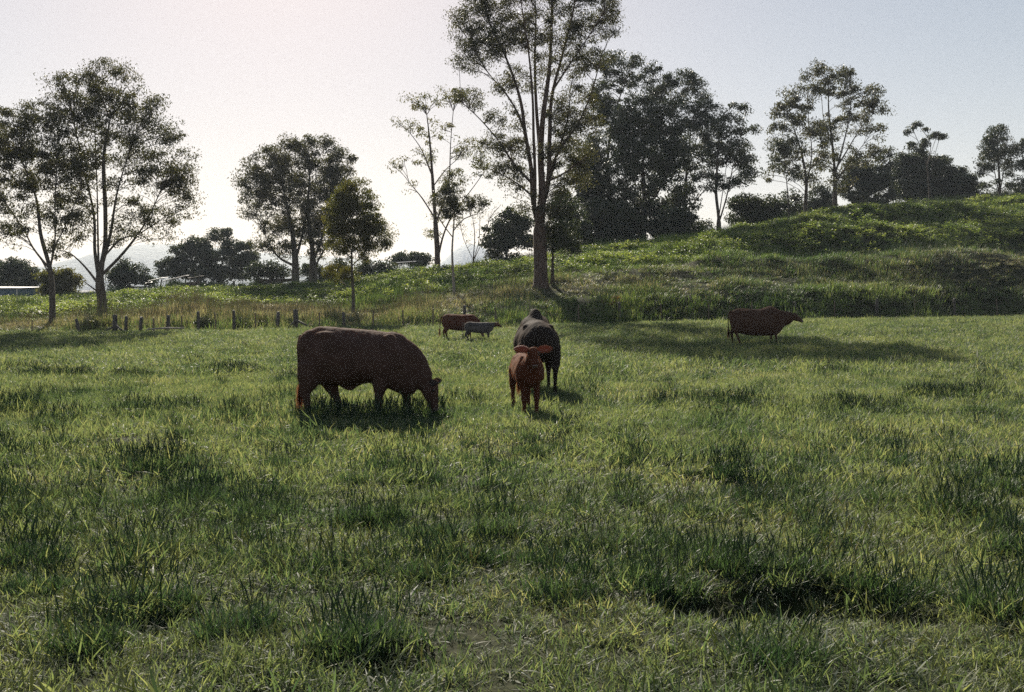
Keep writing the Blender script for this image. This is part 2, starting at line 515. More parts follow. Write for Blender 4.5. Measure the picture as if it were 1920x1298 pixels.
    for ci, c in enumerate(chains):
        if len(c) < 2: continue
        pp = P[c]; rr = rad[c].copy()
        if ci == 0:
            hgt = pp[:, 2] - pp[0, 2]
            rr = rr * (1 + 0.45 * np.exp(-hgt / 0.35))
        else:
            rr[0] = rr[1]
        sides = 9 if ci == 0 else (6 if rr[0] > 0.07 else (4 if rr[0] > 0.03 else 3))
        v, f = tube_tris(pp, rr, sides, cap=(ci == 0), twist=g.uniform(0, 6))
        tb.add(v, f)
    root = empty(name, tuple(base + [0, 0, 0.12]), 0, label, cat, group)
    tm = tb.mesh("trunk", True)
    off = -np.array(root.location)
    tv = np.empty(len(tm.vertices) * 3, np.float32); tm.vertices.foreach_get("co", tv)
    tm.vertices.foreach_set("co", (tv.reshape(-1, 3) + off.astype(np.float32)).ravel()); tm.update()
    link("trunk", tm, M[bark], root)
    # leaves in hanging sprays round each tip
    TP = P[tips]
    nt_ = len(TP)
    if nt_ and per > 0:
        vig = g.uniform(0.35, 1.5, nt_)
        cnt = np.maximum(3, (1.85 * per * vig).astype(int))
        ci = np.repeat(np.arange(nt_), cnt)
        m = len(ci)
        sc = cl * g.uniform(0.6, 1.65, nt_)[ci]
        v = g.normal(size=(m, 3)); v /= np.linalg.norm(v, axis=1, keepdims=True)
        v = v * (g.uniform(0, 1, m) ** 0.45)[:, None] * sc[:, None] * [1.15, 1.15, 0.72]
        C = TP[ci] + v
        C[:, 2] += 0.1 * cl
        dr = g.normal(size=(m, 3)); dr[:, 2] = dr[:, 2] * 0.6 - droop * 1.8
        dr /= np.linalg.norm(dr, axis=1, keepdims=True)
        sd = np.cross(dr, g.normal(size=(m, 3))); sd /= np.linalg.norm(sd, axis=1, keepdims=True)
        ln = 0.98 * lsz[0] * g.uniform(0.7, 1.35, m)[:, None]; wd = 1.28 * lsz[1] * g.uniform(0.7, 1.3, m)[:, None] * 0.5
        bend = np.cross(dr, sd) * ln * 0.18
        A = C; B = C + dr * ln * 0.42 + sd * wd + bend; T = C + dr * ln; E = C + dr * ln * 0.42 - sd * wd + bend
        V = np.stack([A, B, T, E], 1).reshape(-1, 3) + off
        i0 = np.arange(m) * 4
        F = np.stack([i0, i0 + 1, i0 + 2, i0 + 3], 1)
        link("crown", np_mesh("crown", V, F, False), M[leaf], root)
    return root

GT = "gum trees of the paddock and the rise"
# left pair
tree("gum_tree", "slender high-forking gum tree just left of the broad one at the left fence end", 56,
     [[(98, 612), (97, 560), (94, 505), (80, 440), (62, 370), (45, 290)], [(94, 505), (104, 450), (108, 380), (112, 300)],
      [(94, 500), (60, 465), (30, 425), (5, 380)], [(97, 470), (122, 420), (150, 350)], [(96, 520), (68, 480), (40, 455)]],
     [(25, 255, 48, 55), (-25, 275, 45, 60), (75, 215, 42, 35), (60, 320, 60, 50, 0.8), (120, 300, 45, 60), (10, 350, 55, 40, 0.6),
      (-30, 370, 40, 45, .6), (115, 400, 36, 40, .7), (40, 405, 60, 40, 0.45), (20, 440, 50, 25, 0.4), (90, 455, 26, 20, .5)],
     0.17, seed=1, cl=0.42, dens=1.25, group=GT)
tree("gum_tree", "broad gum tree with a spreading crown, tallest at the left end of the fence", 58,
     [[(191, 606), (191, 565), (190, 520), (193, 460), (197, 390), (200, 300), (200, 220)],
      [(190, 530), (178, 470), (168, 400), (150, 300), (135, 220)], [(191, 525), (183, 450), (183, 360), (175, 250)],
      [(192, 500), (208, 440), (225, 360), (250, 270)], [(193, 520), (230, 475), (270, 420), (310, 360)],
      [(191, 530), (160, 500), (135, 475), (110, 470)], [(197, 480), (230, 450), (262, 440), (300, 420)], [(193, 545), (170, 535), (150, 520)]],
     [(205, 150, 50, 36), (160, 175, 40, 40), (110, 165, 30, 32), (130, 225, 50, 42), (200, 215, 55, 50, .9), (265, 200, 42, 38), (285, 260, 45, 40),
      (225, 285, 60, 45, .7), (150, 300, 50, 45, .7), (325, 250, 20, 25, .8), (300, 325, 50, 38, .9), (345, 310, 26, 35, .8), (330, 355, 30, 28, 1.3), (240, 360, 55, 35, .5),
      (150, 370, 45, 40, .6), (355, 385, 22, 25, .7), (305, 400, 45, 28, .8), (250, 420, 40, 25, .6), (140, 430, 35, 30, .6), (290, 440, 40, 16, .6), (215, 440, 26, 28, .5), (120, 475, 25, 18, .4)],
     0.27, seed=2, cl=0.45, dens=1.2, group=GT)
tree("gum_tree", "gum tree mostly beyond the left edge, only a crown tip showing", 60,
     [[(-95, 614), (-92, 520), (-80, 420), (-70, 300)]], [(-50, 250, 55, 60), (-100, 300, 60, 70), (-60, 350, 50, 50, .7), (-5, 230, 16, 24)],
     0.2, seed=3, group=GT)
# the pair of round crowns behind the fence
tree("gum_tree", "round-crowned gum tree, left trunk of the pair on the left crest", 92,
     [[(554, 530), (554, 500), (552, 470), (545, 420), (530, 350)], [(553, 490), (565, 440), (575, 380), (580, 310)], [(553, 500), (520, 480), (495, 440)]],
     [(545, 290, 40, 32), (500, 310, 45, 35), (470, 335, 28, 30, .7), (530, 350, 50, 35), (485, 385, 36, 28, .8), (520, 420, 32, 30, .9), (480, 350, 30, 30), (555, 400, 35, 40), (510, 460, 28, 22, .8), (540, 470, 20, 20)],
     0.36, seed=4, cl=0.6, lsz=(0.22, 0.07), per=44, dens=1.25, group=GT, rmin=0.025)
tree("gum_tree", "round-crowned gum tree, forked right trunk of the pair on the left crest", 93,
     [[(588, 528), (587, 500), (585, 460), (578, 400), (580, 330)], [(588, 490), (602, 450), (612, 400), (620, 340)], [(588, 505), (610, 470), (640, 440)]],
     [(600, 285, 42, 34), (640, 310, 26, 32), (590, 330, 50, 40), (640, 360, 26, 40), (600, 390, 45, 38, 1.1), (575, 440, 30, 28), (620, 430, 30, 30), (600, 470, 22, 16)],
     0.36, seed=5, cl=0.6, lsz=(0.22, 0.07), per=48, dens=1.3, group=GT, rmin=0.025)
tree("young_gum_tree", "young olive-brown gum tree on a thin trunk behind the grazing cow", 60,
     [[(662, 592), (662, 550), (661, 500), (660, 460), (668, 400), (670, 360)], [(661, 505), (685, 470), (700, 440)], [(660, 470), (645, 430), (640, 390)], [(662, 575), (652, 555), (648, 535)]],
     [(668, 365, 36, 28, 1.2), (640, 400, 32, 38, 1.3), (685, 405, 32, 38, 1.2), (640, 450, 28, 34, 1.1), (700, 450, 24, 30, 1), (722, 440, 16, 26, .9), (668, 440, 30, 30, .9), (680, 475, 24, 16, .7), (635, 510, 28, 20, .9)],
     0.10, leaf="leaf_olive", seed=6, cl=0.36, per=60, dens=1.25, lsz=(0.15, 0.04), rmin=0.014, group=GT, droop=.9)
# sparse trees left of the big one
tree("gum_tree", "thin sparse-leaved gum tree with a reddish forked trunk left of the giant gum", 88,
     [[(820, 506), (820, 470), (817, 420), (812, 350), (806, 270), (800, 215)], [(819, 490), (832, 440), (850, 400), (890, 350), (910, 320)],
      [(818, 420), (840, 350), (845, 270), (850, 210)], [(817, 410), (790, 370), (765, 340)], [(813, 350), (835, 320), (860, 300)], [(812, 330), (790, 280), (765, 245)]],
     [(785, 190, 26, 16, .7), (830, 180, 32, 16, .7), (860, 185, 22, 18, .8), (760, 235, 18, 14, .8), (800, 240, 32, 20, .5), (840, 250, 20, 20, .5), (750, 310, 14, 22, .6), (795, 290, 26, 28, .5),
      (880, 285, 26, 28, .9), (905, 320, 16, 30, .6), (850, 330, 22, 22, .4), (812, 410, 14, 40, .4), (765, 345, 14, 12, .5)],
     0.26, leaf="leaf_olive", bark="bark_red", seed=7, cl=0.5, per=26, dens=.9, lsz=(0.22, 0.07), rmin=0.024, group=GT, shell=.4)
tree("gum_tree", "slim pale-trunked young gum tree standing alone on the grassy slope", 64,
     [[(852, 572), (850, 520), (848, 470), (850, 420), (852, 370), (848, 335)], [(849, 430), (870, 410), (895, 400)], [(850, 440), (830, 420), (815, 390)]],
     [(850, 345, 24, 24, 1), (835, 375, 28, 24, 1), (865, 380, 24, 22, .9), (895, 385, 24, 18, .8), (845, 410, 22, 18, .7)],
     0.085, bark="bark_pale", seed=8, cl=0.36, per=48, dens=1.05, rmin=0.013, group=GT)
tree("bare_shrub", "nearly bare twiggy shrub on the crest left of the giant gum", 92,
     [[(888, 500), (888, 480), (890, 440), (885, 400)], [(888, 488), (870, 450), (862, 415)], [(888, 488), (905, 450), (918, 410)], [(888, 485), (898, 450), (900, 400)]],
     [(870, 420, 20, 24, .8), (905, 420, 26, 26, .8), (925, 400, 20, 24, .6), (890, 450, 26, 20, .6)],
     0.10, leaf="leaf_olive", bark="bark_red", seed=9, cl=0.55, per=4, rmin=0.02, group="shrubs along the crest", cat="shrub")
# giant gum
tree("gum_tree", "giant gum tree with many steep limbs, tallest in the picture, behind the calf", 64,
     [[(1014, 566), (1014, 520), (1013, 470), (1012, 420), (1016, 360), (1014, 290), (1018, 220), (1030, 130), (1035, 40), (1035, -60)],
      [(1012, 430), (1000, 380), (996, 320), (985, 250), (975, 190), (950, 110), (920, 40), (900, -20)],
      [(985, 250), (968, 205), (945, 170), (915, 130), (890, 90)], [(1000, 390), (1003, 330), (1000, 260), (998, 190), (990, 100), (975, 10), (965, -60)],
      [(1013, 400), (1028, 340), (1030, 260), (1035, 180), (1055, 100), (1075, 20), (1085, -50)], [(1014, 370), (1012, 280), (1006, 200), (1003, 110), (1005, 20), (1000, -60)],
      [(1028, 330), (1050, 280), (1085, 230), (1110, 170), (1125, 110)], [(1013, 350), (1050, 330), (1085, 310)], [(996, 340), (965, 310), (935, 265), (900, 225), (870, 200)],
      [(1000, 370), (970, 345), (945, 330)], [(1035, 170), (1070, 120), (1105, 70), (1130, 30)], [(1028, 350), (1045, 290), (1065, 220), (1070, 160)], [(1013, 470), (1018, 440), (1034, 400)]],
     [(885, 20, 38, 40), (870, 70, 28, 30, .8), (930, -20, 50, 50), (1000, -40, 60, 45), (1070, -30, 55, 50), (1120, 10, 36, 34), (1145, 45, 22, 34, .8), (930, 70, 45, 40, .9), (965, 50, 40, 40, .7), (905, 95, 40, 25, .8), (880, 118, 34, 16, .9),
      (1000, 60, 40, 45, .6), (1050, 50, 40, 40, .7), (1090, 60, 36, 36, .8), (1035, 120, 40, 35, .5), (950, 150, 30, 30, .6), (985, 150, 36, 30, .5), (1080, 120, 34, 28, .7), (1110, 110, 30, 26, .9),
      (880, 185, 36, 18, .9), (925, 215, 20, 16, .5), (960, 220, 26, 28, .5), (1040, 200, 30, 26, .8), (1085, 190, 40, 30, .8), (1060, 240, 34, 26, 1), (1100, 235, 30, 24, .9), (935, 270, 34, 26, .9), (970, 290, 30, 30, .8),
      (1050, 290, 40, 28, 1.0), (1090, 290, 30, 24, .9), (955, 330, 34, 26, .9), (985, 370, 26, 26, .7), (1045, 345, 30, 24, 1), (930, 320, 22, 18, .5), (1016, 400, 24, 24, .8), (1020, 440, 16, 20, .6), (1085, 340, 22, 22, .7)],
     0.44, seed=10, cl=0.46, per=46, dens=1.45, leaf="leaf_gum", bark="bark_red", rmin=0.02, group=GT, deep=.9)
tree("sapling", "dark slim trunk with a low leafy crown just right of the giant gum trunk", 64.5,
     [[(1036, 560), (1036, 510), (1037, 460), (1042, 410)]],
     [(1050, 385, 30, 30), (1060, 425, 30, 30), (1035, 440, 22, 30, .8), (1068, 460, 22, 20)],
     0.11, leaf="leaf_dark", bark="bark_dark", seed=11, cl=0.40, per=60, dens=1.2, group=GT)
# wood on the crest, right of the giant gum
GB = "trees massed along the crest"
F100 = dict(cl=0.62, lsz=(0.26, 0.085), per=46, rmin=0.028, group=GB)
tree("gum_tree", "gum tree with tufted flat-topped crown rising over the dense dark tree", 108,
     [[(1147, 462), (1147, 420), (1143, 360), (1140, 300), (1150, 220), (1170, 160)], [(1141, 310), (1165, 260), (1200, 200), (1240, 160)], [(1140, 330), (1125, 290), (1112, 250)], [(1165, 260), (1220, 215), (1280, 175)]],
     [(1150, 120, 32, 22, 1), (1190, 118, 16, 14, 1.3), (1185, 150, 24, 16, 1.1), (1225, 130, 16, 12, 1.2), (1235, 160, 30, 14, 1.2), (1275, 145, 26, 14, 1.3), (1300, 160, 20, 14, 1.3), (1318, 178, 12, 16, 1.2), (1210, 185, 36, 14, 1), (1265, 185, 30, 14, .9), (1140, 170, 30, 28, .9),
      (1150, 220, 28, 30, .8), (1125, 280, 26, 40, .9), (1120, 210, 24, 36, .9), (1115, 340, 24, 30, .5)],
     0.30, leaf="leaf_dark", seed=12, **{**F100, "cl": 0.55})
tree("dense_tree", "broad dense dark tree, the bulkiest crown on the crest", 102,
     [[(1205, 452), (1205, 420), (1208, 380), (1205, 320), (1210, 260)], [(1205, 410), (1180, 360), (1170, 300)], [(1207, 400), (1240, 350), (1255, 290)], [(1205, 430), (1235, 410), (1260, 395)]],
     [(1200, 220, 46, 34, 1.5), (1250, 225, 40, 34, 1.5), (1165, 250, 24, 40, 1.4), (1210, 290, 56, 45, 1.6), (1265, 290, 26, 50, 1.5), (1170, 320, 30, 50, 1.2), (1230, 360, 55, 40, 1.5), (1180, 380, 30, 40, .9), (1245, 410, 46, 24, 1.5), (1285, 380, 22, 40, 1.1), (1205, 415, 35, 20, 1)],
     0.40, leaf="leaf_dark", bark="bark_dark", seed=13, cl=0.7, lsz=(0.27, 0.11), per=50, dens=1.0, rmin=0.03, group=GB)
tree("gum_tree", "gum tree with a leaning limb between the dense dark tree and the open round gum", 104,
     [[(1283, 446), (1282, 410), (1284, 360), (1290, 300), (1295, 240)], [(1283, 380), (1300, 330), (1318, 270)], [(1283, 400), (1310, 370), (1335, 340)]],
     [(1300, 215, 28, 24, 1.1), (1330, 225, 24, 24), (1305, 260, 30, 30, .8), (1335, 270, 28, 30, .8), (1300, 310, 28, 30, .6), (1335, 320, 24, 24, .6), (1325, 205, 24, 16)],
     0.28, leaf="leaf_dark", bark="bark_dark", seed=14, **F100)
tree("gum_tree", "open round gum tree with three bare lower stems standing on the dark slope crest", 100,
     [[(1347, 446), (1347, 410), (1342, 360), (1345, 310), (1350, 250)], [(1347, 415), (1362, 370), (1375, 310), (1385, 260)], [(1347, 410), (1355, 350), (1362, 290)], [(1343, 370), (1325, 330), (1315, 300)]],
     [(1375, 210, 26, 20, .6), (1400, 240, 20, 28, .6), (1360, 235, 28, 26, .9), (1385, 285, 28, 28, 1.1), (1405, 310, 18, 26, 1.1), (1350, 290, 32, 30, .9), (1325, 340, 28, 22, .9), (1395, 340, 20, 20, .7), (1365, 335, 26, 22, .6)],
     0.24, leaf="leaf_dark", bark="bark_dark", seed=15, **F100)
tree("gum_tree", "narrow leafy tree between the giant gum and the dense dark tree", 106,
     [[(1100, 470), (1100, 430), (1103, 370), (1110, 300)], [(1100, 420), (1085, 370), (1078, 320)]],
     [(1108, 300, 26, 30, .9), (1085, 330, 26, 30, .9), (1110, 360, 24, 26, .7), (1075, 280, 26, 30, .7), (1130, 330, 18, 30, .8)],
     0.22, leaf="leaf_gum", bark="bark_grey", seed=16, **F100)
# pair of open gums further right
tree("gum_tree", "left of two tall open gum trees on the right crest", 104,
     [[(1511, 420), (1511, 380), (1510, 340), (1502, 290), (1490, 240), (1480, 200)], [(1510, 345), (1522, 290), (1520, 230), (1515, 190)], [(1510, 350), (1490, 310), (1465, 280)], [(1510, 335), (1530, 300), (1540, 270)]],
     [(1515, 175, 24, 18, .9), (1480, 190, 24, 22, .9), (1460, 215, 18, 18, .9), (1500, 215, 30, 24, .9), (1520, 240, 28, 24, .8), (1465, 250, 26, 20, .7), (1490, 280, 28, 22, .7), (1455, 285, 16, 16, .8), (1540, 280, 18, 30, .7), (1520, 330, 24, 26, .6), (1470, 310, 22, 20, .5), (1450, 330, 14, 20, .4)],
     0.22, leaf="leaf_gum", bark="bark_dark", seed=17, **{**F100, "per": 36, "cl": .55})
tree("gum_tree", "right and taller one of two tall open gum trees on the right crest", 106,
     [[(1566, 412), (1566, 370), (1566, 320), (1562, 270), (1555, 210), (1552, 160)], [(1566, 330), (1580, 270), (1590, 210), (1595, 150)], [(1566, 320), (1590, 280), (1615, 240), (1635, 215)], [(1563, 280), (1545, 230), (1540, 180)], [(1566, 340), (1595, 300), (1620, 270)]],
     [(1545, 135, 26, 20, .9), (1590, 140, 22, 18, .9), (1510, 140, 10, 10, .8), (1560, 165, 26, 22, .8), (1595, 175, 22, 24, .8), (1635, 175, 18, 22, .9), (1625, 200, 24, 18, .9), (1655, 205, 12, 14, .9), (1575, 215, 28, 20, .6), (1610, 235, 28, 20, .7), (1645, 235, 14, 14, .7), (1560, 245, 26, 24, .8),
      (1545, 290, 22, 26, .7), (1590, 290, 24, 26, .6), (1570, 340, 22, 26, .6), (1640, 270, 20, 18, .6), (1620, 300, 24, 20, .7)],
     0.26, leaf="leaf_gum", bark="bark_dark", seed=18, **{**F100, "per": 36, "cl": .55})
tree("gum_tree", "thin-stemmed gum tree left of the two tall open ones on the right crest", 101,
     [[(1478, 424), (1478, 390), (1476, 350), (1470, 300)]],
     [(1460, 280, 20, 16, 1), (1480, 270, 18, 16, .9), (1465, 310, 22, 18, .6), (1485, 330, 16, 24, .5)],
     0.10, leaf="leaf_dark", bark="bark_dark", seed=19, **F100)
tree("gum_tree", "neat oval gum tree on twin stems near the right edge of the crest", 118,
     [[(1875, 388), (1875, 350), (1872, 310), (1868, 260)], [(1875, 372), (1866, 340), (1858, 290)], [(1875, 360), (1886, 320), (1890, 280)]],
     [(1870, 256, 20, 20, 1.4), (1850, 285, 18, 24, 1.3), (1890, 285, 18, 26, 1.3), (1846, 315, 12, 20, 1.1), (1898, 315, 12, 20, 1.1), (1872, 300, 22, 20, .7), (1860, 345, 20, 16, .5), (1890, 348, 18, 16, .6)],
     0.22, leaf="leaf_dark", bark="bark_dark", seed=20, **F100)
tree("gum_tree", "gum tree cut by the right edge of the photograph", 116,
     [[(1942, 384), (1942, 350), (1938, 300)], [(1942, 350), (1925, 320), (1918, 300)]],
     [(1935, 280, 24, 24, 1), (1915, 300, 14, 20, .9), (1945, 320, 30, 26, 1), (1915, 345, 18, 18, .9), (1975, 300, 24, 30, 1)],
     0.22, leaf="leaf_dark", bark="bark_dark", seed=21, **F100)
tree("dead_topped_tree", "sparse tufted tree sticking out above the low dark dome of foliage", 126,
     [[(1745, 402), (1742, 350), (1735, 300), (1722, 262), (1712, 245)], [(1737, 310), (1748, 280), (1752, 262)], [(1738, 310), (1745, 270), (1730, 245), (1722, 235)], [(1742, 340), (1752, 290), (1760, 256), (1768, 254)]],
     [(1722, 233, 6, 5, 2), (1702, 249, 5, 5, 2), (1712, 240, 5, 4, 2), (1752, 253, 7, 5, 2.4), (1766, 256, 5, 6, 2.4), (1738, 243, 6, 4, 1.5), (1734, 268, 6, 10, 2), (1712, 275, 9, 8, 1.4), (1730, 285, 10, 8, 1.2)],
     0.16, leaf="leaf_dark", bark="bark_dark", seed=22, cl=0.42, lsz=(.26, .1), per=34, rmin=.028, group=GB)

# low dense trees and bushes: (label, name, d, base px, base row, lobes, leaf)
BUSH = [
 ("low dark dome-shaped tree under the sparse tufted top, right crest", "dense_tree", 134, [(1735, 400), (1735, 375), (1740, 350)],
  [(1745, 320, 46, 30, 1.6), (1700, 340, 32, 34, 1.5), (1785, 345, 36, 34, 1.5), (1745, 365, 60, 28, 1.5), (1810, 368, 22, 18, 1.2), (1693, 300, 14, 12, 1.2), (1725, 300, 24, 14, 1.3)], "leaf_dark", 23),
 ("small rounded bush right of the dark dome on the crest", "crest_bush", 130, [(1822, 394), (1822, 378), (1822, 360)],
  [(1812, 340, 18, 14, 1.1), (1830, 352, 16, 14, 1), (1820, 370, 24, 12, 1.2)], "leaf_dark", 24),
 ("bushy tree filling the gap right of the two tall open gums", "dense_tree", 126, [(1625, 408), (1625, 380), (1625, 350)],
  [(1610, 320, 26, 24, 1), (1640, 330, 28, 22, 1.1), (1600, 355, 32, 24, 1.1), (1650, 362, 32, 24, 1.2), (1665, 300, 16, 20, .8), (1625, 385, 40, 14, 1.1)], "leaf_dark", 25),
 ("low bush under the left of the two tall open gums", "crest_bush", 118, [(1535, 424), (1535, 400), (1535, 380)],
  [(1535, 370, 24, 22, .9), (1520, 395, 30, 16, 1.1), (1550, 392, 24, 18, 1)], "leaf_dark", 26),
 ("low round bush with gaps left of the thin-stemmed gum, right crest", "crest_bush", 104, [(1405, 438), (1405, 410), (1405, 390)],
  [(1395, 385, 24, 20, 1.3), (1430, 385, 28, 20, 1.3), (1462, 395, 18, 18, 1.2), (1410, 410, 44, 16, 1.2), (1450, 412, 26, 14, 1.2)], "leaf_dark", 27),
 ("dark bush between the giant gum and the wood on the crest", "crest_bush", 100, [(1128, 462), (1128, 430), (1128, 410)],
  [(1125, 400, 24, 26, 1.3), (1140, 425, 24, 22, 1.3), (1110, 432, 24, 22, 1.3)], "leaf_dark", 28),
 ("dense undergrowth bush at the left foot of the dense dark tree", "crest_bush", 99, [(1172, 458), (1172, 430), (1172, 415)],
  [(1165, 405, 24, 26, 1.4), (1185, 425, 28, 22, 1.4), (1158, 435, 26, 16, 1.4)], "leaf_dark", 43),
 ("dense undergrowth bush at the right foot of the dense dark tree", "crest_bush", 99, [(1262, 450), (1262, 425), (1262, 410)],
  [(1255, 410, 26, 22, 1.4), (1282, 418, 24, 20, 1.3), (1240, 428, 26, 14, 1.3)], "leaf_dark", 44),
 ("tall leafy bush filling the gap above the dark bush right of the giant gum", "dense_tree", 104, [(1120, 466), (1120, 420), (1120, 390)],
  [(1105, 370, 26, 34, 1.1), (1132, 360, 24, 34, 1.1), (1150, 395, 20, 26, 1.1), (1095, 320, 22, 28, .9)], "leaf_dark", 45),
 ("olive bush behind the giant gum trunk on its right", "crest_bush", 97, [(1070, 478), (1070, 440), (1068, 410)],
  [(1060, 395, 28, 34, 1.1), (1085, 420, 24, 30, 1.1), (1060, 440, 34, 24, 1.2)], "leaf_dark", 29),
 ("spreading bush on the crest left of the giant gum trunk", "crest_bush", 96, [(950, 490), (950, 460), (955, 430)],
  [(960, 420, 30, 18, .9), (930, 440, 26, 18, 1.1), (970, 450, 34, 20, 1.2), (925, 465, 26, 14, 1.2), (985, 415, 20, 22, .8), (945, 400, 20, 12, .6)], "leaf_dark", 30),
 ("low bush under the collapsed shelter roof left of the sparse gum", "crest_bush", 120, [(770, 515), (770, 500), (770, 490)],
  [(765, 482, 26, 10, 1.4), (790, 490, 22, 12, 1.3), (745, 490, 16, 10, 1.2)], "leaf_dark", 31),
 ("wide layered dark tree above the collapsed shed on the left crest", "dense_tree", 125, [(400, 548), (400, 520), (402, 490)],
  [(415, 442, 18, 14, 1.3), (370, 455, 22, 12, 1.2), (440, 460, 18, 14, 1.1), (345, 475, 26, 18, 1.3), (400, 475, 34, 18, 1.3), (445, 485, 24, 16, 1.2), (320, 505, 26, 20, 1.3), (370, 505, 40, 20, 1.4), (430, 512, 34, 16, 1.3), (465, 490, 20, 18, .9), (460, 462, 10, 8, 1)], "leaf_dark", 32),
 ("bush right of the broad gum trunk at the left crest", "crest_bush", 110, [(240, 556), (240, 530), (240, 515)],
  [(225, 520, 24, 18, 1.3), (255, 515, 22, 16, 1.2), (240, 500, 26, 12, .8), (270, 528, 18, 10, 1.1)], "leaf_dark", 33),
 ("olive bush between the two left gum trunks", "crest_bush", 100, [(110, 562), (110, 540), (110, 520)],
  [(95, 525, 28, 18, 1.2), (125, 528, 20, 20, 1.2), (108, 545, 30, 12, 1.1)], "leaf_olive", 34),
 ("dark round tree beside the blue-grey shed at the far left", "dense_tree", 118, [(42, 560), (42, 530), (42, 515)],
  [(30, 500, 20, 14, 1.2), (45, 515, 26, 20, 1.3), (60, 535, 22, 14, 1.2), (10, 512, 16, 18, 1)], "leaf_dark", 35),
 ("dark tree behind the blue-grey shed, cut by the left edge", "dense_tree", 150, [(-20, 570), (-20, 530), (-20, 510)],
  [(-10, 505, 26, 18, 1.3), (10, 525, 26, 16, 1.3), (-45, 520, 30, 26, 1.3), (-90, 510, 34, 30, 1.2)], "leaf_dark", 36),
 ("small dark bush below the round crowns, left crest", "crest_bush", 105, [(505, 540), (505, 520), (505, 510)],
  [(500, 505, 22, 12, 1.1), (520, 512, 20, 12, 1.1), (480, 508, 18, 14, .9)], "leaf_dark", 37),
 ("low bush right of the young olive gum trunk on the crest", "crest_bush", 110, [(700, 515), (700, 505), (700, 500)],
  [(700, 500, 26, 9, 1.1), (680, 508, 20, 8, 1.1), (725, 505, 20, 8, 1)], "leaf_dark", 38),
 ("bush on the crest under the forked right round-crowned gum", "crest_bush", 104, [(600, 535), (600, 515), (600, 505)],
  [(590, 505, 22, 12, 1.1), (620, 508, 20, 12, 1.1), (640, 500, 14, 16, .8)], "leaf_dark", 39),
 ("low bush between the open round gum and the dense dark tree foot", "crest_bush", 106, [(1310, 452), (1310, 435), (1310, 428)],
  [(1300, 425, 18, 14, .9), (1320, 430, 18, 12, .9)], "leaf_dark", 40),
 ("low scrub along the crest between the neat oval gum and right edge", "crest_bush", 134, [(1900, 388), (1900, 376), (1900, 370)],
  [(1885, 368, 26, 9, 1), (1915, 366, 24, 12, 1), (1855, 372, 22, 9, 1)], "leaf_dark", 41),
 ("thin bush between the dark low bush and the thin-stemmed gum", "crest_bush", 110, [(1490, 428), (1490, 400), (1490, 385)],
  [(1485, 380, 18, 20, .7), (1495, 400, 24, 14, 1)], "leaf_dark", 42),
]
for lb, nm, d_, tr, lobes, lf, sd in BUSH:
    xs_ = [l[0] - l[2] * .6 for l in lobes] + [l[0] + l[2] * .6 for l in lobes]
    cx_, hw_ = (min(xs_) + max(xs_)) / 2, (max(xs_) - min(xs_)) / 2
    zb = HOR - (H((cx_ - 960) / F_PX * d_, d_) - CAM_H) / d_ * F_PX
    lobes = lobes + [(cx_, zb - 9, hw_, 9, 1.0), (cx_ + hw_ * .3, zb - 20, hw_ * .6, 10, .8), (cx_ - hw_ * .35, zb - 22, hw_ * .5, 10, .8)]
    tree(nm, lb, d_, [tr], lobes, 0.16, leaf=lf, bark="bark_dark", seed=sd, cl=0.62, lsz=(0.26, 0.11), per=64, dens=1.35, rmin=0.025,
         group="low trees and bushes on the crest", cat="tree" if nm == "dense_tree" else "bush", asc=0.15, shell=.4)

SHRUB = [
 ("dark shrub beside the fence post left of the taller mid-fence post", [(388, 622), (388, 612), (388, 604)], [(385, 604, 17, 9, 1.2), (402, 611, 14, 7, 1.1)], "leaf_dark", "bark_dark", 60),
 ("dark shrub leaning against the right side of the tall mid-fence post", [(456, 624), (455, 612), (453, 602)], [(450, 602, 9, 8, 1.2), (460, 611, 16, 8, 1.3), (474, 617, 10, 5, 1.1)], "leaf_dark", "bark_dark", 61),
 ("small grey-green shrub between fence posts just left of the grazing cow", [(492, 618), (492, 608), (492, 602)], [(490, 602, 14, 10, .9)], "leaf_gum", "bark_grey", 62),
 ("scrubby undergrowth bush at the foot of the broad gum trunk", [(178, 624), (178, 612), (176, 604)], [(172, 604, 14, 10, .9), (185, 614, 14, 7, 1), (205, 612, 10, 7, .8)], "leaf_olive", "bark_dark", 63),
 ("reddish dry bush on the bank below and right of the giant gum", [(1130, 604), (1130, 590), (1128, 578)], [(1115, 572, 20, 12, 1), (1145, 566, 18, 10, .9), (1130, 586, 26, 12, 1.1)], "leaf_dry", "bark_red", 64),
 ("dark bush on the bank right of the reddish dry bush", [(1205, 606), (1205, 595), (1205, 582)], [(1185, 585, 22, 14, 1.2), (1225, 580, 24, 14, 1.1), (1260, 590, 20, 12, 1.1)], "leaf_dark", "bark_dark", 65),
 ("dark bush on the bank behind the rump of the lone brown cow", [(1330, 602), (1330, 590), (1330, 580)], [(1310, 580, 22, 14, 1.1), (1345, 576, 22, 14, 1.1)], "leaf_dark", "bark_dark", 66),
 ("low dark bush on the bank in front of the lone brown cow's head", [(1545, 600), (1545, 590), (1545, 582)], [(1535, 584, 16, 10, 1.1), (1560, 580, 20, 10, 1.1), (1590, 586, 18, 8, 1)], "leaf_dark", "bark_dark", 67),
]
M["leaf_dry"] = leaf_mat("leaf_dry", [(0.10, 0.055, 0.035), (0.16, 0.09, 0.055), (0.22, 0.14, 0.08)], trans=0.35)
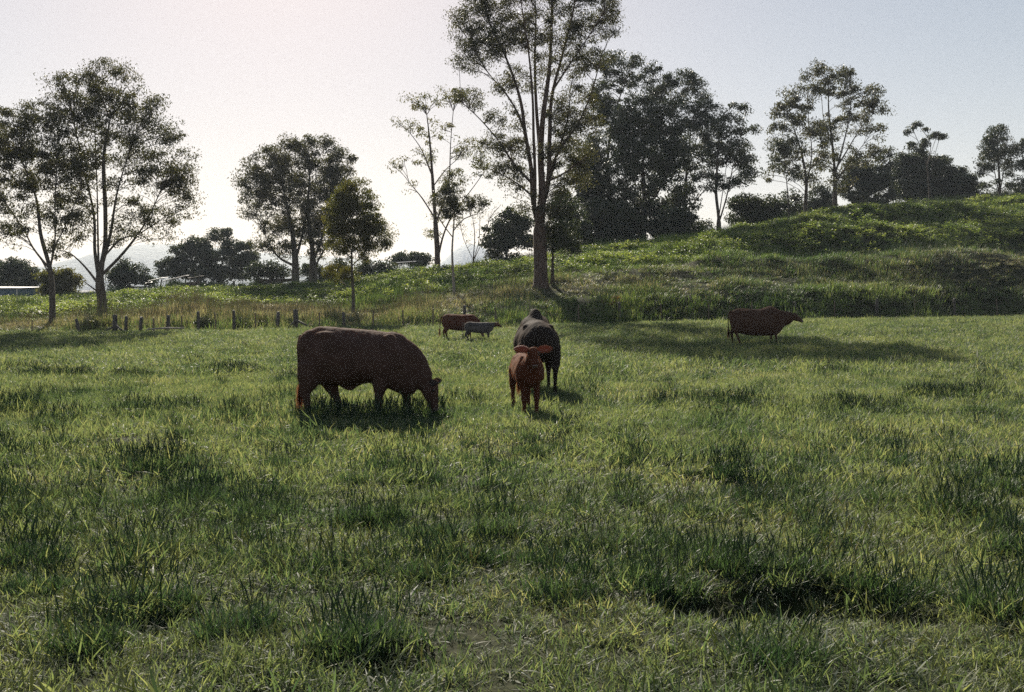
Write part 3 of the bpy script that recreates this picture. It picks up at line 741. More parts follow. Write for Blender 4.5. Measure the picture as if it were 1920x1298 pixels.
for lb, tr, lobes, lf, bk, sd in SHRUB:
    d_ = 52.0
    for _k in range(4):
        d_ = float(foot(np.array([(tr[0][0] - 960) / F_PX * d_]), np.array([d_]))[0]) + (.3 if tr[0][0] < 900 else 2.0)
    tree("shrub", lb, d_, [tr], lobes, 0.05, leaf=lf, bark=bk, seed=sd, cl=.28, lsz=(.12, .05), per=46, dens=1.2, rmin=.01, group="shrubs along the fence and bank", cat="shrub", asc=.15, shell=.3)

# ------------------------------------------------------------------ farm sheds and scraps on the left crest
def box_tris(c, s, rot=None):
    c = np.asarray(c, float); h = np.asarray(s, float) / 2
    V = np.array([[x, y, z] for x in (-1, 1) for y in (-1, 1) for z in (-1, 1)], float) * h
    if rot is not None:
        V = V @ np.array(rot.to_matrix()).T
    V += c
    F = [(0, 1, 3), (0, 3, 2), (4, 6, 7), (4, 7, 5), (0, 4, 5), (0, 5, 1), (2, 3, 7), (2, 7, 6), (0, 2, 6), (0, 6, 4), (1, 5, 7), (1, 7, 3)]
    return V, F

from mathutils import Euler
def corr_sheet(w, l, th=0.004, n=None, amp=0.02):
    """corrugated sheet, w across the ribs, l along them, centred"""
    n = n or max(8, int(w / 0.08) * 2)
    n = min(n, 120)
    x = np.linspace(-w / 2, w / 2, n + 1)
    z = amp * np.where(np.arange(n + 1) % 2, 1, -1)
    V = []
    for zz in (0, -th):
        for yy in (-l / 2, l / 2):
            V.append(np.stack([x, np.full_like(x, yy), z + zz], 1))
    V = np.vstack(V); k = n + 1
    F = []
    for i in range(n):
        F += [(i, i + 1, k + i + 1), (i, k + i + 1, k + i), (2 * k + i, 3 * k + i + 1, 2 * k + i + 1), (2 * k + i, 3 * k + i, 3 * k + i + 1),
              (i, 2 * k + i + 1, i + 1), (i, 2 * k + i, 2 * k + i + 1), (k + i, k + i + 1, 3 * k + i + 1), (k + i, 3 * k + i + 1, 3 * k + i)]
    return V, F

def sheet_obj(name, parent, w, l, loc, rot, mat):
    V, F = corr_sheet(w, l)
    o = link(name, np_mesh(name, V, F), mat, parent)
    o.location = loc; o.rotation_euler = rot
    return o

def shed(name, label, d, px0, px1, row_top, row_bot, depth, mat_wall, rise):
    p0 = at(px0, row_bot, d); p1 = at(px1, row_top, d)
    w = p1[0] - p0[0]; h = p1[2] - p0[2] + 1.6
    root = empty(name, (p0[0] + w / 2, d + depth / 2, p1[2] - h), 0, label, "shed")
    for (sx, sy, lw, rz) in ((0, -depth / 2, w, 0), (0, depth / 2, w, 0), (-w / 2, 0, depth, 90), (w / 2, 0, depth, 90)):
        V, F = corr_sheet(lw, h)
        o = link("wall", np_mesh("wall", V, F), mat_wall, root)
        o.location = (sx, sy, h / 2); o.rotation_euler = (R(90), 0, R(rz))
    sheet_obj("roof", root, w + 0.5, depth + 0.6, (0, 0, h + 0.16), (R(rise), 0, 0), M["tin"])
    for sx in (-w / 2, w / 2):
        V, F = box_tris((sx, -depth / 2 - 0.03, h / 2), (0.1, 0.06, h))
        link("corner_trim", np_mesh("corner_trim", V, F), M["tin"], root)
    return root
shed("farm_shed", "blue-grey farm shed with a bright tin roof edge, cut by the left edge", 106, -60, 32, 541, 560, 5, M["tin_blue"], 2)
shed("farm_shed", "low shed showing only its pale tin roof between the two left gum trunks", 106, 136, 161, 549, 556, 3, M["tin"], 4)

def collapsed(name, label, d, px, row, sheets, beams, stumps=()):
    c = at(px, row, d)
    root = empty(name, tuple(c), 0, label, "shelter")
    s = d / F_PX
    for (a, b, a2, b2, dep, mt) in sheets:             # roof sheet whose front edge runs from a,b to a2,b2 (pixels)
        p = (at(a, b, d) + at(a2, b2, d)) / 2 - c
        ang = math.atan2(-(b2 - b), (a2 - a))
        w = math.hypot(a2 - a, b2 - b) * s
        sheet_obj("roof_sheet", root, w, dep, (p[0], p[1] + dep / 2, p[2]), Euler((R(4), -ang, R(random.uniform(-6, 6)))), M[mt])
    for (a, b, a2, b2, th) in beams:
        p, q = at(a, b, d) - c, at(a2, b2, d) - c
        p[1] += random.uniform(-0.3, 0.3); q[1] += random.uniform(0, 0.6)
        V, F = tube_tris([p, q], [th, th], 6)
        link("beam", np_mesh("beam", V, F), M["timber"], root)
    return root
collapsed("collapsed_shed", "collapsed shed with tilted bright roof sheets below the wide layered dark tree", 108, 310, 545,
          [(265, 534, 276, 529, 1.6, "tin"), (277, 526, 304, 520, 1.8, "tin"), (296, 529, 350, 520, 1.6, "timber"), (306, 526, 350, 516, .9, "tin"), (236, 538, 300, 537, 1.0, "timber"), (350, 522, 376, 517, 1.2, "timber")],
          [(270, 545, 276, 530, .06), (300, 548, 302, 524, .07), (320, 548, 320, 526, .08), (345, 548, 346, 521, .08), (372, 548, 372, 518, .07), (310, 535, 372, 530, .12),
           (312, 541, 370, 537, .14), (328, 546, 366, 531, .08), (236, 539, 310, 540, .05), (352, 545, 374, 524, .07)])
collapsed("collapsed_shed", "low heap of dark boards and one bright sheet under the round-crowned gums", 104, 510, 535,
          [(503, 518, 522, 514, 1.4, "tin"), (518, 520, 536, 517, 1.0, "tin"), (476, 524, 508, 524, 1.2, "timber"), (530, 518, 556, 516, 1.0, "timber")],
          [(484, 536, 486, 524, .06), (505, 536, 505, 520, .07), (530, 534, 531, 518, .07), (478, 527, 546, 524, .1), (490, 531, 545, 526, .12), (500, 522, 515, 514, .05)])
collapsed("open_shelter", "small pale-roofed shelter half buried in bushes left of the sparse gum", 112, 758, 505,
          [(740, 492, 778, 489, 2.2, "tin")], [(744, 510, 744, 493, .06), (774, 510, 774, 490, .06), (742, 494, 776, 491, .06)])
def lone_post(name, label, px, top, bot, d, r, mat="post"):
    x = (px - 960) / F_PX * d
    z0 = H(x, d) - 0.1; z1 = CAM_H + (HOR - top) / F_PX * d
    root_z = z0
    V, F = tube_tris([(0, 0, 0), (0.02, 0, (z1 - z0) / 2), (0.03, 0, z1 - z0)], [r, r, r * .93], 8)
    o = link(name, np_mesh(name, V, F), M[mat], None, label=label, cat="post")
    o.location = (x, d, z0)
lone_post("timber_post", "short thick dark post on the crest right of the wide layered tree", 438, 527, 541, 96, 0.12)

# ------------------------------------------------------------------ wire fence
# px, top row, kind: 'r' round post, 't' steel picket, 'b' leaning stub
POSTS = [(-120, 606, 'r'), (-40, 610, 't'), (60, 610, 't'), (150, 604, 'b'), (216, 595, 's'), (236, 598, 'r'), (263, 599, 'r'), (289, 603, 't'), (314, 596, 'r'),
         (341, 597, 't'), (372, 589, 'r'), (405, 591, 't'), (439, 587, 'r'), (480, 591, 't'), (520, 590, 'r'), (555, 585, 's'), (598, 590, 't'), (645, 590, 'r'),
         (700, 588, 't'), (757, 586, 't'), (812, 583, 't'), (871, 577, 'r'), (930, 581, 't'), (1000, 580, 't'), (1085, 576, 't'), (1163, 571, 'r'), (1240, 574, 't'),
         (1330, 572, 't'), (1410, 570, 't'), (1490, 570, 'r'), (1565, 568, 't'), (1643, 564, 'r'), (1715, 566, 't'), (1790, 564, 'r'), (1870, 563, 't'), (1950, 561, 'r'), (2040, 560, 't')]
fence = empty("wire_fence", (0, 53, 0), 0, "old post and wire fence along the foot of the slope", "fence")
tops = []
for i, (px, top, kind) in enumerate(POSTS):
    d = 52.0
    for _k in range(4):
        d = float(foot(np.array([(px - 960) / F_PX * d]), np.array([d]))[0]) - (0.9 if px < 900 else .2)
    x = (px - 960) / F_PX * d
    z0 = H(x, d) - 0.15
    z1 = CAM_H + (HOR - top) / F_PX * d
    z1 = max(z1 + .12, z0 + 0.9)
    lean = {'b': -0.22}.get(kind, random.uniform(-.05, .05))
    r = {'r': random.uniform(.075, .10), 's': .13, 't': .035, 'b': .085}[kind]
    hh = z1 - z0
    P = [(0, 0, 0), (lean * .5 * hh, 0, hh * .5), (lean * hh, random.uniform(-.04, .04), hh * .97), (lean * hh, 0, hh)]
    V, F = tube_tris(P, [r * 1.04, r, r * .96, r * .8], 9 if kind != 't' else 4)
    o = link("post", np_mesh("post", V, F, kind != 't'), M["post" if kind != 't' else "steel"], fence)
    if kind == 't': o["label"] = "thin steel picket"
    if kind == 'b': o["label"] = "leaning short post"
    if kind == 's': o["label"] = "thick strainer post"
    o.location = (x, d - 53, z0)
    tops.append((x + lean * hh * .8, d - 53 - r, z0 + 0.15, z0 + hh))
for frac in (0.35, 0.62, 0.88):
    P = []
    for a, b in zip(tops[:-1], tops[1:]):
        for t in (0, .5):
            x = a[0] + (b[0] - a[0]) * t; y = a[1] + (b[1] - a[1]) * t
            za = a[2] + (min(a[3], a[2] + 1.05) - a[2]) * frac; zb = b[2] + (min(b[3], b[2] + 1.05) - b[2]) * frac
            P.append((x, y, za + (zb - za) * t - (0.025 if t else 0)))
    V, F = tube_tris(P, [0.0035] * len(P), 4)
    link("wire", np_mesh("wire", V, F), M["steel"], fence)
for (pxa, ra, pxb, rb) in ((214, 612, 192, 624), (218, 610, 232, 624), (553, 601, 536, 621), (557, 601, 582, 614)):
    d = float(np.interp(pxa, PXK, FOOT_D)) - 1.35
    p, q = at(pxa, ra, d), at(pxb, rb, d - .1)
    q[2] = min(q[2], p[2])
    V, F = tube_tris([p - [0, 53, 0], q - [0, 53, 0]], [0.05, 0.055], 7)
    link("brace", np_mesh("brace", V, F, True), M["post"], fence)
p, q = at(276, 626, 50.0), at(346, 625, 50.4)
for v in (p, q): v[2] = H(v[0], v[1]) + 0.24
mid = (p + q) / 2 + [0, .2, .03]
V, F = tube_tris([p, mid, q], [.04, .045, .035], 7)
link("fallen_rail", np_mesh("fallen_rail", V, F, True), M["bark_pale"], None, label="pale fallen rail lying in the grass in front of the fence posts", cat="rail")

# ------------------------------------------------------------------ cattle
def hide_mat(name, c1, c2, rough=0.8, sheen=0.6, sheen_col=(1.0, 0.75, 0.55)):
    m, nt, out = new_mat(name)
    tc = nt.nodes.new("ShaderNodeTexCoord")
    n = nd(nt, "ShaderNodeTexNoise"); n.inputs["Scale"].default_value = 4; n.inputs["Detail"].default_value = 7
    n2 = nd(nt, "ShaderNodeTexNoise"); n2.inputs["Scale"].default_value = 70; n2.inputs["Detail"].default_value = 4
    mp = nd(nt, "ShaderNodeMapping"); mp.inputs["Scale"].default_value = (.35, 1, 1)
    nt.links.new(tc.outputs["Object"], n.inputs["Vector"]); nt.links.new(tc.outputs["Object"], mp.inputs[0]); nt.links.new(mp.outputs[0], n2.inputs["Vector"])
    r = ramp(nt, n.outputs[0], [(0.3, c1), (0.7, c2)])
    b = nt.nodes.new("ShaderNodeBsdfPrincipled")
    b.inputs["Roughness"].default_value = rough
    b.inputs["Specular IOR Level"].default_value = 0.03
    b.inputs["Sheen Weight"].default_value = sheen
    b.inputs["Sheen Roughness"].default_value = 0.35
    b.inputs["Sheen Tint"].default_value = (*sheen_col, 1)
    nt.links.new(r.outputs[0], b.inputs["Base Color"])
    bp = nd(nt, "ShaderNodeBump"); bp.inputs["Strength"].default_value = 0.35; bp.inputs["Distance"].default_value = 0.01
    nt.links.new(n2.outputs[0], bp.inputs["Height"]); nt.links.new(bp.outputs[0], b.inputs["Normal"])
    nt.links.new(b.outputs[0], out.inputs[0])
    return m
HIDE = {
 "black": hide_mat("dark_brown_hide", (0.062, 0.038, 0.031), (0.092, 0.056, 0.047), sheen=.06),
 "dark": hide_mat("near_black_hide", (0.026, 0.021, 0.019), (0.040, 0.031, 0.028), sheen=.04),
 "red": hide_mat("red_hide", (0.064, 0.024, 0.015), (0.100, 0.036, 0.021), sheen=.1),
 "brown": hide_mat("red_brown_hide", (0.062, 0.035, 0.025), (0.086, 0.048, 0.033), sheen=.08),
 "roan": hide_mat("grey_roan_hide", (0.045, 0.038, 0.036), (0.11, 0.10, 0.10), sheen=.15, sheen_col=(1, .95, .9)),
 "white": hide_mat("white_hide", (0.45, 0.40, 0.36), (0.6, 0.55, 0.5), sheen=.3),
}
def fur_mat(name, col, tcol):
    m, nt, out = new_mat(name)
    d1 = nt.nodes.new("ShaderNodeBsdfDiffuse"); d1.inputs[0].default_value = (*col, 1)
    t1 = nt.nodes.new("ShaderNodeBsdfTranslucent"); t1.inputs[0].default_value = (*tcol, 1)
    ms = nt.nodes.new("ShaderNodeMixShader"); ms.inputs[0].default_value = 0.5
    nt.links.new(d1.outputs[0], ms.inputs[1]); nt.links.new(t1.outputs[0], ms.inputs[2]); nt.links.new(ms.outputs[0], out.inputs[0])
    return m
FUR = {"dark": fur_mat("near_black_hair", (0.015, 0.012, 0.010), (0.05, 0.035, 0.025)), "black": fur_mat("dark_hair", (0.02, 0.013, 0.010), (0.09, 0.04, 0.022)), "red": fur_mat("red_hair", (0.085, 0.033, 0.018), (0.26, 0.10, 0.05)),
       "brown": fur_mat("brown_hair", (0.07, 0.038, 0.025), (0.25, 0.14, 0.07)), "roan": fur_mat("roan_hair", (0.15, 0.14, 0.14), (0.4, .38, .36)),
       "white": fur_mat("white_hair", (0.5, .45, .4), (.6, .5, .4))}
M["hoof"], _ = surface_mat("hoof_horn", (0.02, 0.018, 0.016), (0.05, 0.04, 0.035), scale=20, rough=0.5, bump=0.1)
M["eye"], _e = surface_mat("dark_eye", (0.01, 0.008, 0.006), (0.015, 0.01, 0.008), scale=10, rough=0.1, bump=0)
M["muzzle"], _ = surface_mat("muzzle_skin", (0.06, 0.035, 0.03), (0.11, 0.065, 0.055), scale=20, rough=0.4, bump=.2)

def loft(mb, secs, sides=20):
    """secs: (x, y, z, half_width, half_height); the ring stands square to the path; half_width is across (y), half_height in the path's plane"""
    S = np.asarray(secs, float)
    P = S[:, :3]
    T = np.gradient(P, axis=0); T /= np.linalg.norm(T, axis=1, keepdims=True) + 1e-9
    side = np.array([0, 1.0, 0])
    N = np.cross(T, side); bad = np.linalg.norm(N, axis=1) < 1e-3
    N[bad] = [1, 0, 0]; N /= np.linalg.norm(N, axis=1, keepdims=True)
    Lt = np.cross(N, T); Lt /= np.linalg.norm(Lt, axis=1, keepdims=True)
    th = np.linspace(0, 2 * np.pi, sides, endpoint=False)
    V = P[:, None] + Lt[:, None] * (np.cos(th)[None, :, None] * S[:, 3, None, None]) + N[:, None] * (np.sin(th)[None, :, None] * S[:, 4, None, None])
    V = V.reshape(-1, 3); n = len(S)
    F = []
    for i in range(n - 1):
        for j in range(sides):
            a = i * sides + j; b = i * sides + (j + 1) % sides
            F += [(a, b, b + sides), (a, b + sides, a + sides)]
    V = np.vstack([V, P[0] - T[0] * min(S[0, 3], S[0, 4]) * .5, P[-1] + T[-1] * min(S[-1, 3], S[-1, 4]) * .5])
    k0 = n * sides
    for j in range(sides):
        jn = (j + 1) % sides
        F += [(k0, jn, j), (k0 + 1, (n - 1) * sides + j, (n - 1) * sides + jn)]
    mb.add(V, F)

def resec(secs, n):
    S = np.asarray(secs, float)
    t = np.linspace(0, len(S) - 1, n)
    Q = np.vstack([2 * S[0] - S[1], S, 2 * S[-1] - S[-2]])
    out = []
    for q in t:
        i = min(int(q), len(S) - 2); f = q - i
        p0, p1, p2, p3 = Q[i], Q[i + 1], Q[i + 2], Q[i + 3]
        out.append(0.5 * ((2 * p1) + (-p0 + p2) * f + (2 * p0 - 5 * p1 + 4 * p2 - p3) * f * f + (-p0 + 3 * p1 - 3 * p2 + p3) * f ** 3))
    out = np.array(out); out[:, 3:] = np.maximum(out[:, 3:], 0.01)
    return out

def fuse(mb, voxel):
    me = mb.mesh("tmp", True)
    ob = bpy.data.objects.new("tmp", me)
    COL.objects.link(ob)
    a = ob.modifiers.new("r", 'REMESH'); a.mode = 'VOXEL'; a.voxel_size = voxel; a.use_smooth_shade = True
    b = ob.modifiers.new("s", 'SMOOTH'); b.factor = 0.6; b.iterations = 7
    dg = bpy.context.evaluated_depsgraph_get(); dg.update()
    m = bpy.data.meshes.new_from_object(ob.evaluated_get(dg))
    bpy.data.objects.remove(ob)
    m.name = "body"
    n_ = len(m.vertices)
    co = np.empty(n_ * 3, np.float32); m.vertices.foreach_get("co", co); co = co.reshape(-1, 3)
    no = np.empty(n_ * 3, np.float32); m.vertices.foreach_get("normal", no); no = no.reshape(-1, 3)
    k_ = np.clip((co[:, 2] - .35) * 3, .25, 1)
    dsp = (fbm(co[:, 0] * 3.4 + co[:, 1] * 2, co[:, 2] * 4.2 + co[:, 1] * 1.3, 71) - .5) * .045 + (fbm(co[:, 0] * 13, co[:, 2] * 8 + co[:, 1] * 9, 72) - .5) * .014
    co = co + no * (dsp * k_)[:, None]
    m.vertices.foreach_set("co", co.astype(np.float32).ravel()); m.update()
    m.polygons.foreach_set("use_smooth", np.ones(len(m.polygons), dtype=bool))
    return m

TORSO = [(-1.04, 1.10, .94, .08), (-.99, 1.26, .76, .19), (-.86, 1.36, .62, .26), (-.62, 1.40, .60, .31), (-.3, 1.37, .55, .36), (0, 1.35, .53, .38),
         (.3, 1.35, .53, .36), (.52, 1.37, .54, .32), (.72, 1.37, .56, .27), (.88, 1.31, .62, .21), (.99, 1.20, .74, .14)]

def cow(name, label, loc, yaw, size=1.0, coat="black", torso=TORSO, neck=None, head=None, legs=None, hump=0.0, tail=None, earlen=.2, voxel=.024,
        eardrop=-.1, fur=0, cat="cow", hscale=1.0, group="cattle in the paddock", extra=None, earcoat=None, legs_r=1.0, switch_coat=None, head_coat=None, earw=.05, earup=0.0, peak=.22):
    """forward is +x in the animal's own frame; all lengths in metres before the size factor"""
    mb = MB()
    ts = [(x, 0, (t + b) / 2, w, (t - b) / 2) for x, t, b, w in torso]
    ts = resec(ts, 30)
    S = ts.copy()
    sides = 28
    th = np.linspace(0, 2 * np.pi, sides, endpoint=False)
    # torso rings, upright, a little narrower at the spine than at the belly
    V = []
    for x, y, z, w, h in S:
        c, s_ = np.cos(th), np.sin(th)
        wy = w * (1 - peak * np.maximum(s_, 0) ** 1.5)
        V.append(np.stack([np.full(sides, x), y + wy * np.sign(c) * np.abs(c) ** .85, z + h * np.sign(s_) * np.abs(s_) ** .92], 1))
    n = len(V); V = np.vstack(V)
    F = []
    for i in range(n - 1):
        for j in range(sides):
            a = i * sides + j; b = i * sides + (j + 1) % sides
            F += [(a, b, b + sides), (a, b + sides, a + sides)]
    V = np.vstack([V, [[S[0, 0] - .02, 0, S[0, 2]]], [[S[-1, 0] + .02, 0, S[-1, 2]]]])
    k0 = n * sides
    for j in range(sides):
        jn = (j + 1) % sides
        F += [(k0, jn, j), (k0 + 1, (n - 1) * sides + j, (n - 1) * sides + jn)]
    mb.add(V, F)
    if hump:
        loft(mb, resec([(-.05, 0, 1.22, .22, .10), (.30, 0, 1.27, .28, .13 + hump * .3), (.50, 0, 1.28, .30, .15 + hump * .4), (.68, 0, 1.25, .25, .12), (.8, 0, 1.18, .08, .05)], 14), 16)
        loft(mb, resec([(.20, 0, 1.32, .08, .06), (.38, 0, 1.36, .13, .08 + hump * .6), (.52, 0, 1.37, .14, .08 + hump), (.64, 0, 1.34, .11, .07 + hump * .5), (.74, 0, 1.28, .06, .05)], 14), 14)
    loft(mb, resec(neck, 12), 18)
    # head along the two points of `head`: poll and muzzle
    p0, p1 = np.array(head[0], float), np.array(head[1], float)
    ax = (p1 - p0); L = np.linalg.norm(ax); ax /= L
    hd = [(0.0, .085, .10), (.10, .115, .135), (.28, .115, .14), (.5, .09, .115), (.72, .066, .085), (.9, .068, .075), (1.0, .05, .055)]
    hs = [tuple(p0 + ax * L * t) + (w * hscale, h * hscale) for t, w, h in hd]
    loft(mb, resec(hs, 18), 18)
    for lg in legs:                                       # rows of (x, y, z, half across, half along)
        loft(mb, resec([(a, b, c, d * legs_r, e * legs_r) for a, b, c, d, e in lg], 16), 14)
    for ex in (extra or []):
        loft(mb, resec(ex, 12), 12)
    zt = lambda xq: float(np.interp(xq, S[:, 0], S[:, 2] + S[:, 4])); wt = lambda xq: float(np.interp(xq, S[:, 0], S[:, 3]))
    x0_, x1_ = S[0, 0], S[-1, 0]
    xh = x0_ + .24 * (x1_ - x0_); xs = x0_ + .82 * (x1_ - x0_); xp = x0_ + .05 * (x1_ - x0_)
    for s_ in (-1, 1):                                    # hip bones, pin bones, shoulder blades
        loft(mb, resec([(xh - .12, s_ * wt(xh) * .5, zt(xh) - .12, .05, .05), (xh, s_ * wt(xh) * .60, zt(xh) - .12, .07, .06), (xh + .14, s_ * wt(xh) * .6, zt(xh) - .12, .05, .05)], 8), 10)
        loft(mb, resec([(xp, s_ * .10, zt(xp) - .06, .04, .04), (xp + .1, s_ * .12, zt(xp) - .06, .05, .05), (xp + .24, s_ * .13, zt(xp) - .07, .05, .05)], 8), 10)
        loft(mb, resec([(xs - .06, s_ * wt(xs) * .5, zt(xs) - .05, .07, .09), (xs, s_ * wt(xs) * .80, zt(xs) - .28, .09, .14), (xs + .05, s_ * wt(xs) * .82, zt(xs) - .52, .08, .12)], 8), 12)
    me = fuse(mb, voxel / size)
    root = empty(name, loc, yaw, label, cat, group)
    root.scale = (size,) * 3
    body = link("body", me, HIDE[coat], root)
    if head_coat:                                         # a differently coloured face is its own material slot
        me.materials.append(HIDE[head_coat])
    up = np.cross(np.cross(ax, [0, 0, 1.0]) if abs(ax[2]) < .95 else [0, -1.0, 0], ax)
    up = np.array([ax[0] * 0, 0, 0]) + (np.array([-ax[2], 0, ax[0]]))       # normal of the face within the x-z plane, towards the forehead
    lat = np.cross(up, ax)
    if head_coat:
        vc = np.empty(len(me.vertices) * 3, np.float32); me.vertices.foreach_get("co", vc); vc = vc.reshape(-1, 3)
        pol = np.array([p.center[:] for p in me.polygons])
        rel = pol - p0; tt = rel @ ax; rr = np.linalg.norm(rel - tt[:, None] * ax, axis=1)
        me.polygons.foreach_set("material_index", ((tt > -0.02) & (tt < L * 1.3) & (rr < .2)).astype(np.int32))
        me.update()
    # ears, eyes, nostrils
    for s_ in (-1, 1):
        rootp = p0 + ax * .035 + lat * s_ * .085 * hscale + up * .03
        n_ = 9; E = []
        dirv = lat * s_ + np.array([0, 0, eardrop]) - ax * .15 + up * earup
        dirv /= np.linalg.norm(dirv)
        fl = np.cross(dirv, ax); fl /= np.linalg.norm(fl)
        wd = np.cross(fl, dirv) if True else fl
        vert = np.array([0, 0, 1.0]); vert = vert - dirv * (vert @ dirv); vert /= np.linalg.norm(vert)
        thk = np.cross(dirv, vert)
        V = []; F = []
        for i in range(n_):
            t = i / (n_ - 1)
            wv = earw * (math.sin(math.pi * min(1, (t * .86 + .10))) ** .7) * (1.0)
            c = rootp + dirv * earlen * t + vert * (-.02 * t * t)
            for a in np.linspace(0, 2 * math.pi, 10, endpoint=False):
                cup = thk * (0.012 * math.sin(a) + 0.018 * (math.cos(a) ** 2))
                V.append(c + vert * wv * math.cos(a) + cup)
        for i in range(n_ - 1):
            for j in range(10):
                a = i * 10 + j; b = i * 10 + (j + 1) % 10
                F += [(a, b, b + 10), (a, b + 10, a + 10)]
        for j in range(1, 9): F.append(((n_ - 1) * 10, (n_ - 1) * 10 + j, (n_ - 1) * 10 + j + 1))
        ear = link("ear", np_mesh("ear", V, F, True), EARM[earcoat or coat], root)
        if fur:
            g = np.random.default_rng(5 + int(s_))
            m = 500; V = np.array(V).reshape(n_, 10, 3)
            C = []; Dv = []
            for q in range(m):
                i = g.integers(0, n_); j = g.choice([0, 5, 1, 4, 6, 9]); c = V[i, j]
                ctr = V[i].mean(0); o_ = c - ctr; o_ /= np.linalg.norm(o_) + 1e-9
                C.append(c); Dv.append(o_ * .6 + dirv * .7 + g.normal(0, .3, 3))
            hair_part("ear_fringe", np.array(C), np.array(Dv), .022, .0025, FUR[coat], ear)
        ev, ef = sphere(p0 + ax * L * .33 + lat * s_ * .105 * hscale + up * .055, .02)
        link("eye", np_mesh("eye", ev, ef, True), M["eye"], root)
    mz, mf = sphere(p0 + ax * (L * .97), 1.0, (.062 * hscale, .062 * hscale, .05 * hscale), 14)
    link("muzzle", np_mesh("muzzle", mz, mf, True), M["muzzle"], root)
    for lg in legs:
        x, y, z = lg[-1][:3]
        hv, hf = hoof_geo(x, y, z)
        link("hoof", np_mesh("hoof", hv, hf, False), M["hoof"], root)
    # tail and switch
    T = np.array(tail, float)
    sp = spline(T, .06)
    nn = len(sp)
    rr = np.interp(np.linspace(0, 1, nn), [0, .15, .6, 1], [.04, .026, .018, .016])
    v, f = tube_tris(sp, rr, 8)
    to = link("tail", np_mesh("tail", v, f, True), HIDE[coat], root)
    g = np.random.default_rng(77)
    m = 420
    end = sp[-1]; ln = .30
    C = end + np.stack([g.normal(0, .014, m), g.normal(0, .02, m), g.uniform(-.02, .16, m)], 1)
    Dv = np.stack([g.normal(0, .12, m), g.normal(0, .12, m), -np.ones(m)], 1)
    hair_part("switch", C, Dv, ln, .005, FUR[switch_coat or coat], to)
    if fur:
        me.calc_loop_triangles()
        nv = len(me.polygons)
        cen = np.empty(nv * 3, np.float32); me.polygons.foreach_get("center", cen); cen = cen.reshape(-1, 3)
        nor = np.empty(nv * 3, np.float32); me.polygons.foreach_get("normal", nor); nor = nor.reshape(-1, 3)
        pick = g.integers(0, nv, fur)
        C = cen[pick] + g.normal(0, .008, (fur, 3)); N = nor[pick]
        C = C - N * .004
        Dv = N * .55 + np.array([-.6, 0, -.35]) + g.normal(0, .22, (fur, 3))
        hair_part("coat_hair", C, Dv, .024, .0028, FUR[coat], body)
    return root

def sphere(c, r, s=(1, 1, 1), n=10):
    V = []; F = []
    for i in range(n + 1):
        a = math.pi * i / n
        for j in range(n):
            b = 2 * math.pi * j / n
            V.append((c[0] + r * s[0] * math.sin(a) * math.cos(b), c[1] + r * s[1] * math.sin(a) * math.sin(b), c[2] + r * s[2] * math.cos(a)))
    for i in range(n):
        for j in range(n):
            a = i * n + j; b = i * n + (j + 1) % n
            if i > 0: F.append((a, b, b + n))
            if i < n - 1: F.append((a, b + n, a + n))
    return V, F

def hoof_geo(x, y, z):
    V = []; F = []
    for k, s_ in enumerate((-1, 1)):
        b = len(V)
        for zz, fx, bx, w in ((0, .075, -.045, .032), (.05, .045, -.045, .03), (.07, .03, -.035, .024)):
            for dx, dy in ((bx, -.5), (bx, .5), (fx * .7, .9), (fx, 0), (fx * .7, -.9)):
                V.append((x + dx, y + s_ * .034 + dy * w, z - .04 + zz))
        for i in range(2):
            for j in range(5):
                a = b + i * 5 + j; c = b + i * 5 + (j + 1) % 5
                F += [(a, c, c + 5), (a, c + 5, a + 5)]
        F += [(b + 10, b + 11, b + 12), (b + 10, b + 12, b + 13), (b + 10, b + 13, b + 14)]
    return V, F

def hair_part(name, C, D, ln, wd, mat, parent):
    g = np.random.default_rng(3)
    m = len(C)
    D = D / (np.linalg.norm(D, axis=1, keepdims=True) + 1e-9)
    S = np.cross(D, g.normal(size=(m, 3))); S /= np.linalg.norm(S, axis=1, keepdims=True) + 1e-9
    l_ = ln * g.uniform(.6, 1.2, m)[:, None]
    V = np.stack([C - S * wd * .5, C + S * wd * .5, C + D * l_], 1).reshape(-1, 3)
    F = np.arange(m * 3).reshape(-1, 3)
    return link(name, np_mesh(name, V, F), mat, parent, kind="stuff")

def ear_mat(name, c, t):
    m, nt, out = new_mat(name)
    d1 = nt.nodes.new("ShaderNodeBsdfPrincipled"); d1.inputs["Base Color"].default_value = (*c, 1); d1.inputs["Roughness"].default_value = .7
    d1.inputs["Sheen Weight"].default_value = .5
    t1 = nt.nodes.new("ShaderNodeBsdfTranslucent"); t1.inputs[0].default_value = (*t, 1)
    ms = nt.nodes.new("ShaderNodeMixShader"); ms.inputs[0].default_value = 0.3
    nt.links.new(d1.outputs[0], ms.inputs[1]); nt.links.new(t1.outputs[0], ms.inputs[2]); nt.links.new(ms.outputs[0], out.inputs[0])
    return m
EARM = {"dark": ear_mat("near_black_ear", (.02, .015, .013), (.05, .03, .02)), "black": ear_mat("dark_ear", (.03, .018, .014), (.08, .03, .02)), "red": ear_mat("red_ear", (.16, .05, .025), (.3, .09, .05)),
        "brown": ear_mat("brown_ear", (.09, .04, .02), (.2, .08, .04)), "roan": ear_mat("roan_ear", (.10, .06, .05), (.2, .1, .08)), "white": ear_mat("white_ear", (.4, .35, .3), (.3, .2, .15))}

def depth_at(px, row):
    ds = np.arange(3.5, 70, .02)
    xs = (px - 960) / F_PX * ds
    rows = HOR + F_PX * (CAM_H - height(xs, ds)) / ds
    k = np.argmax(rows <= row)
    return float(ds[k])

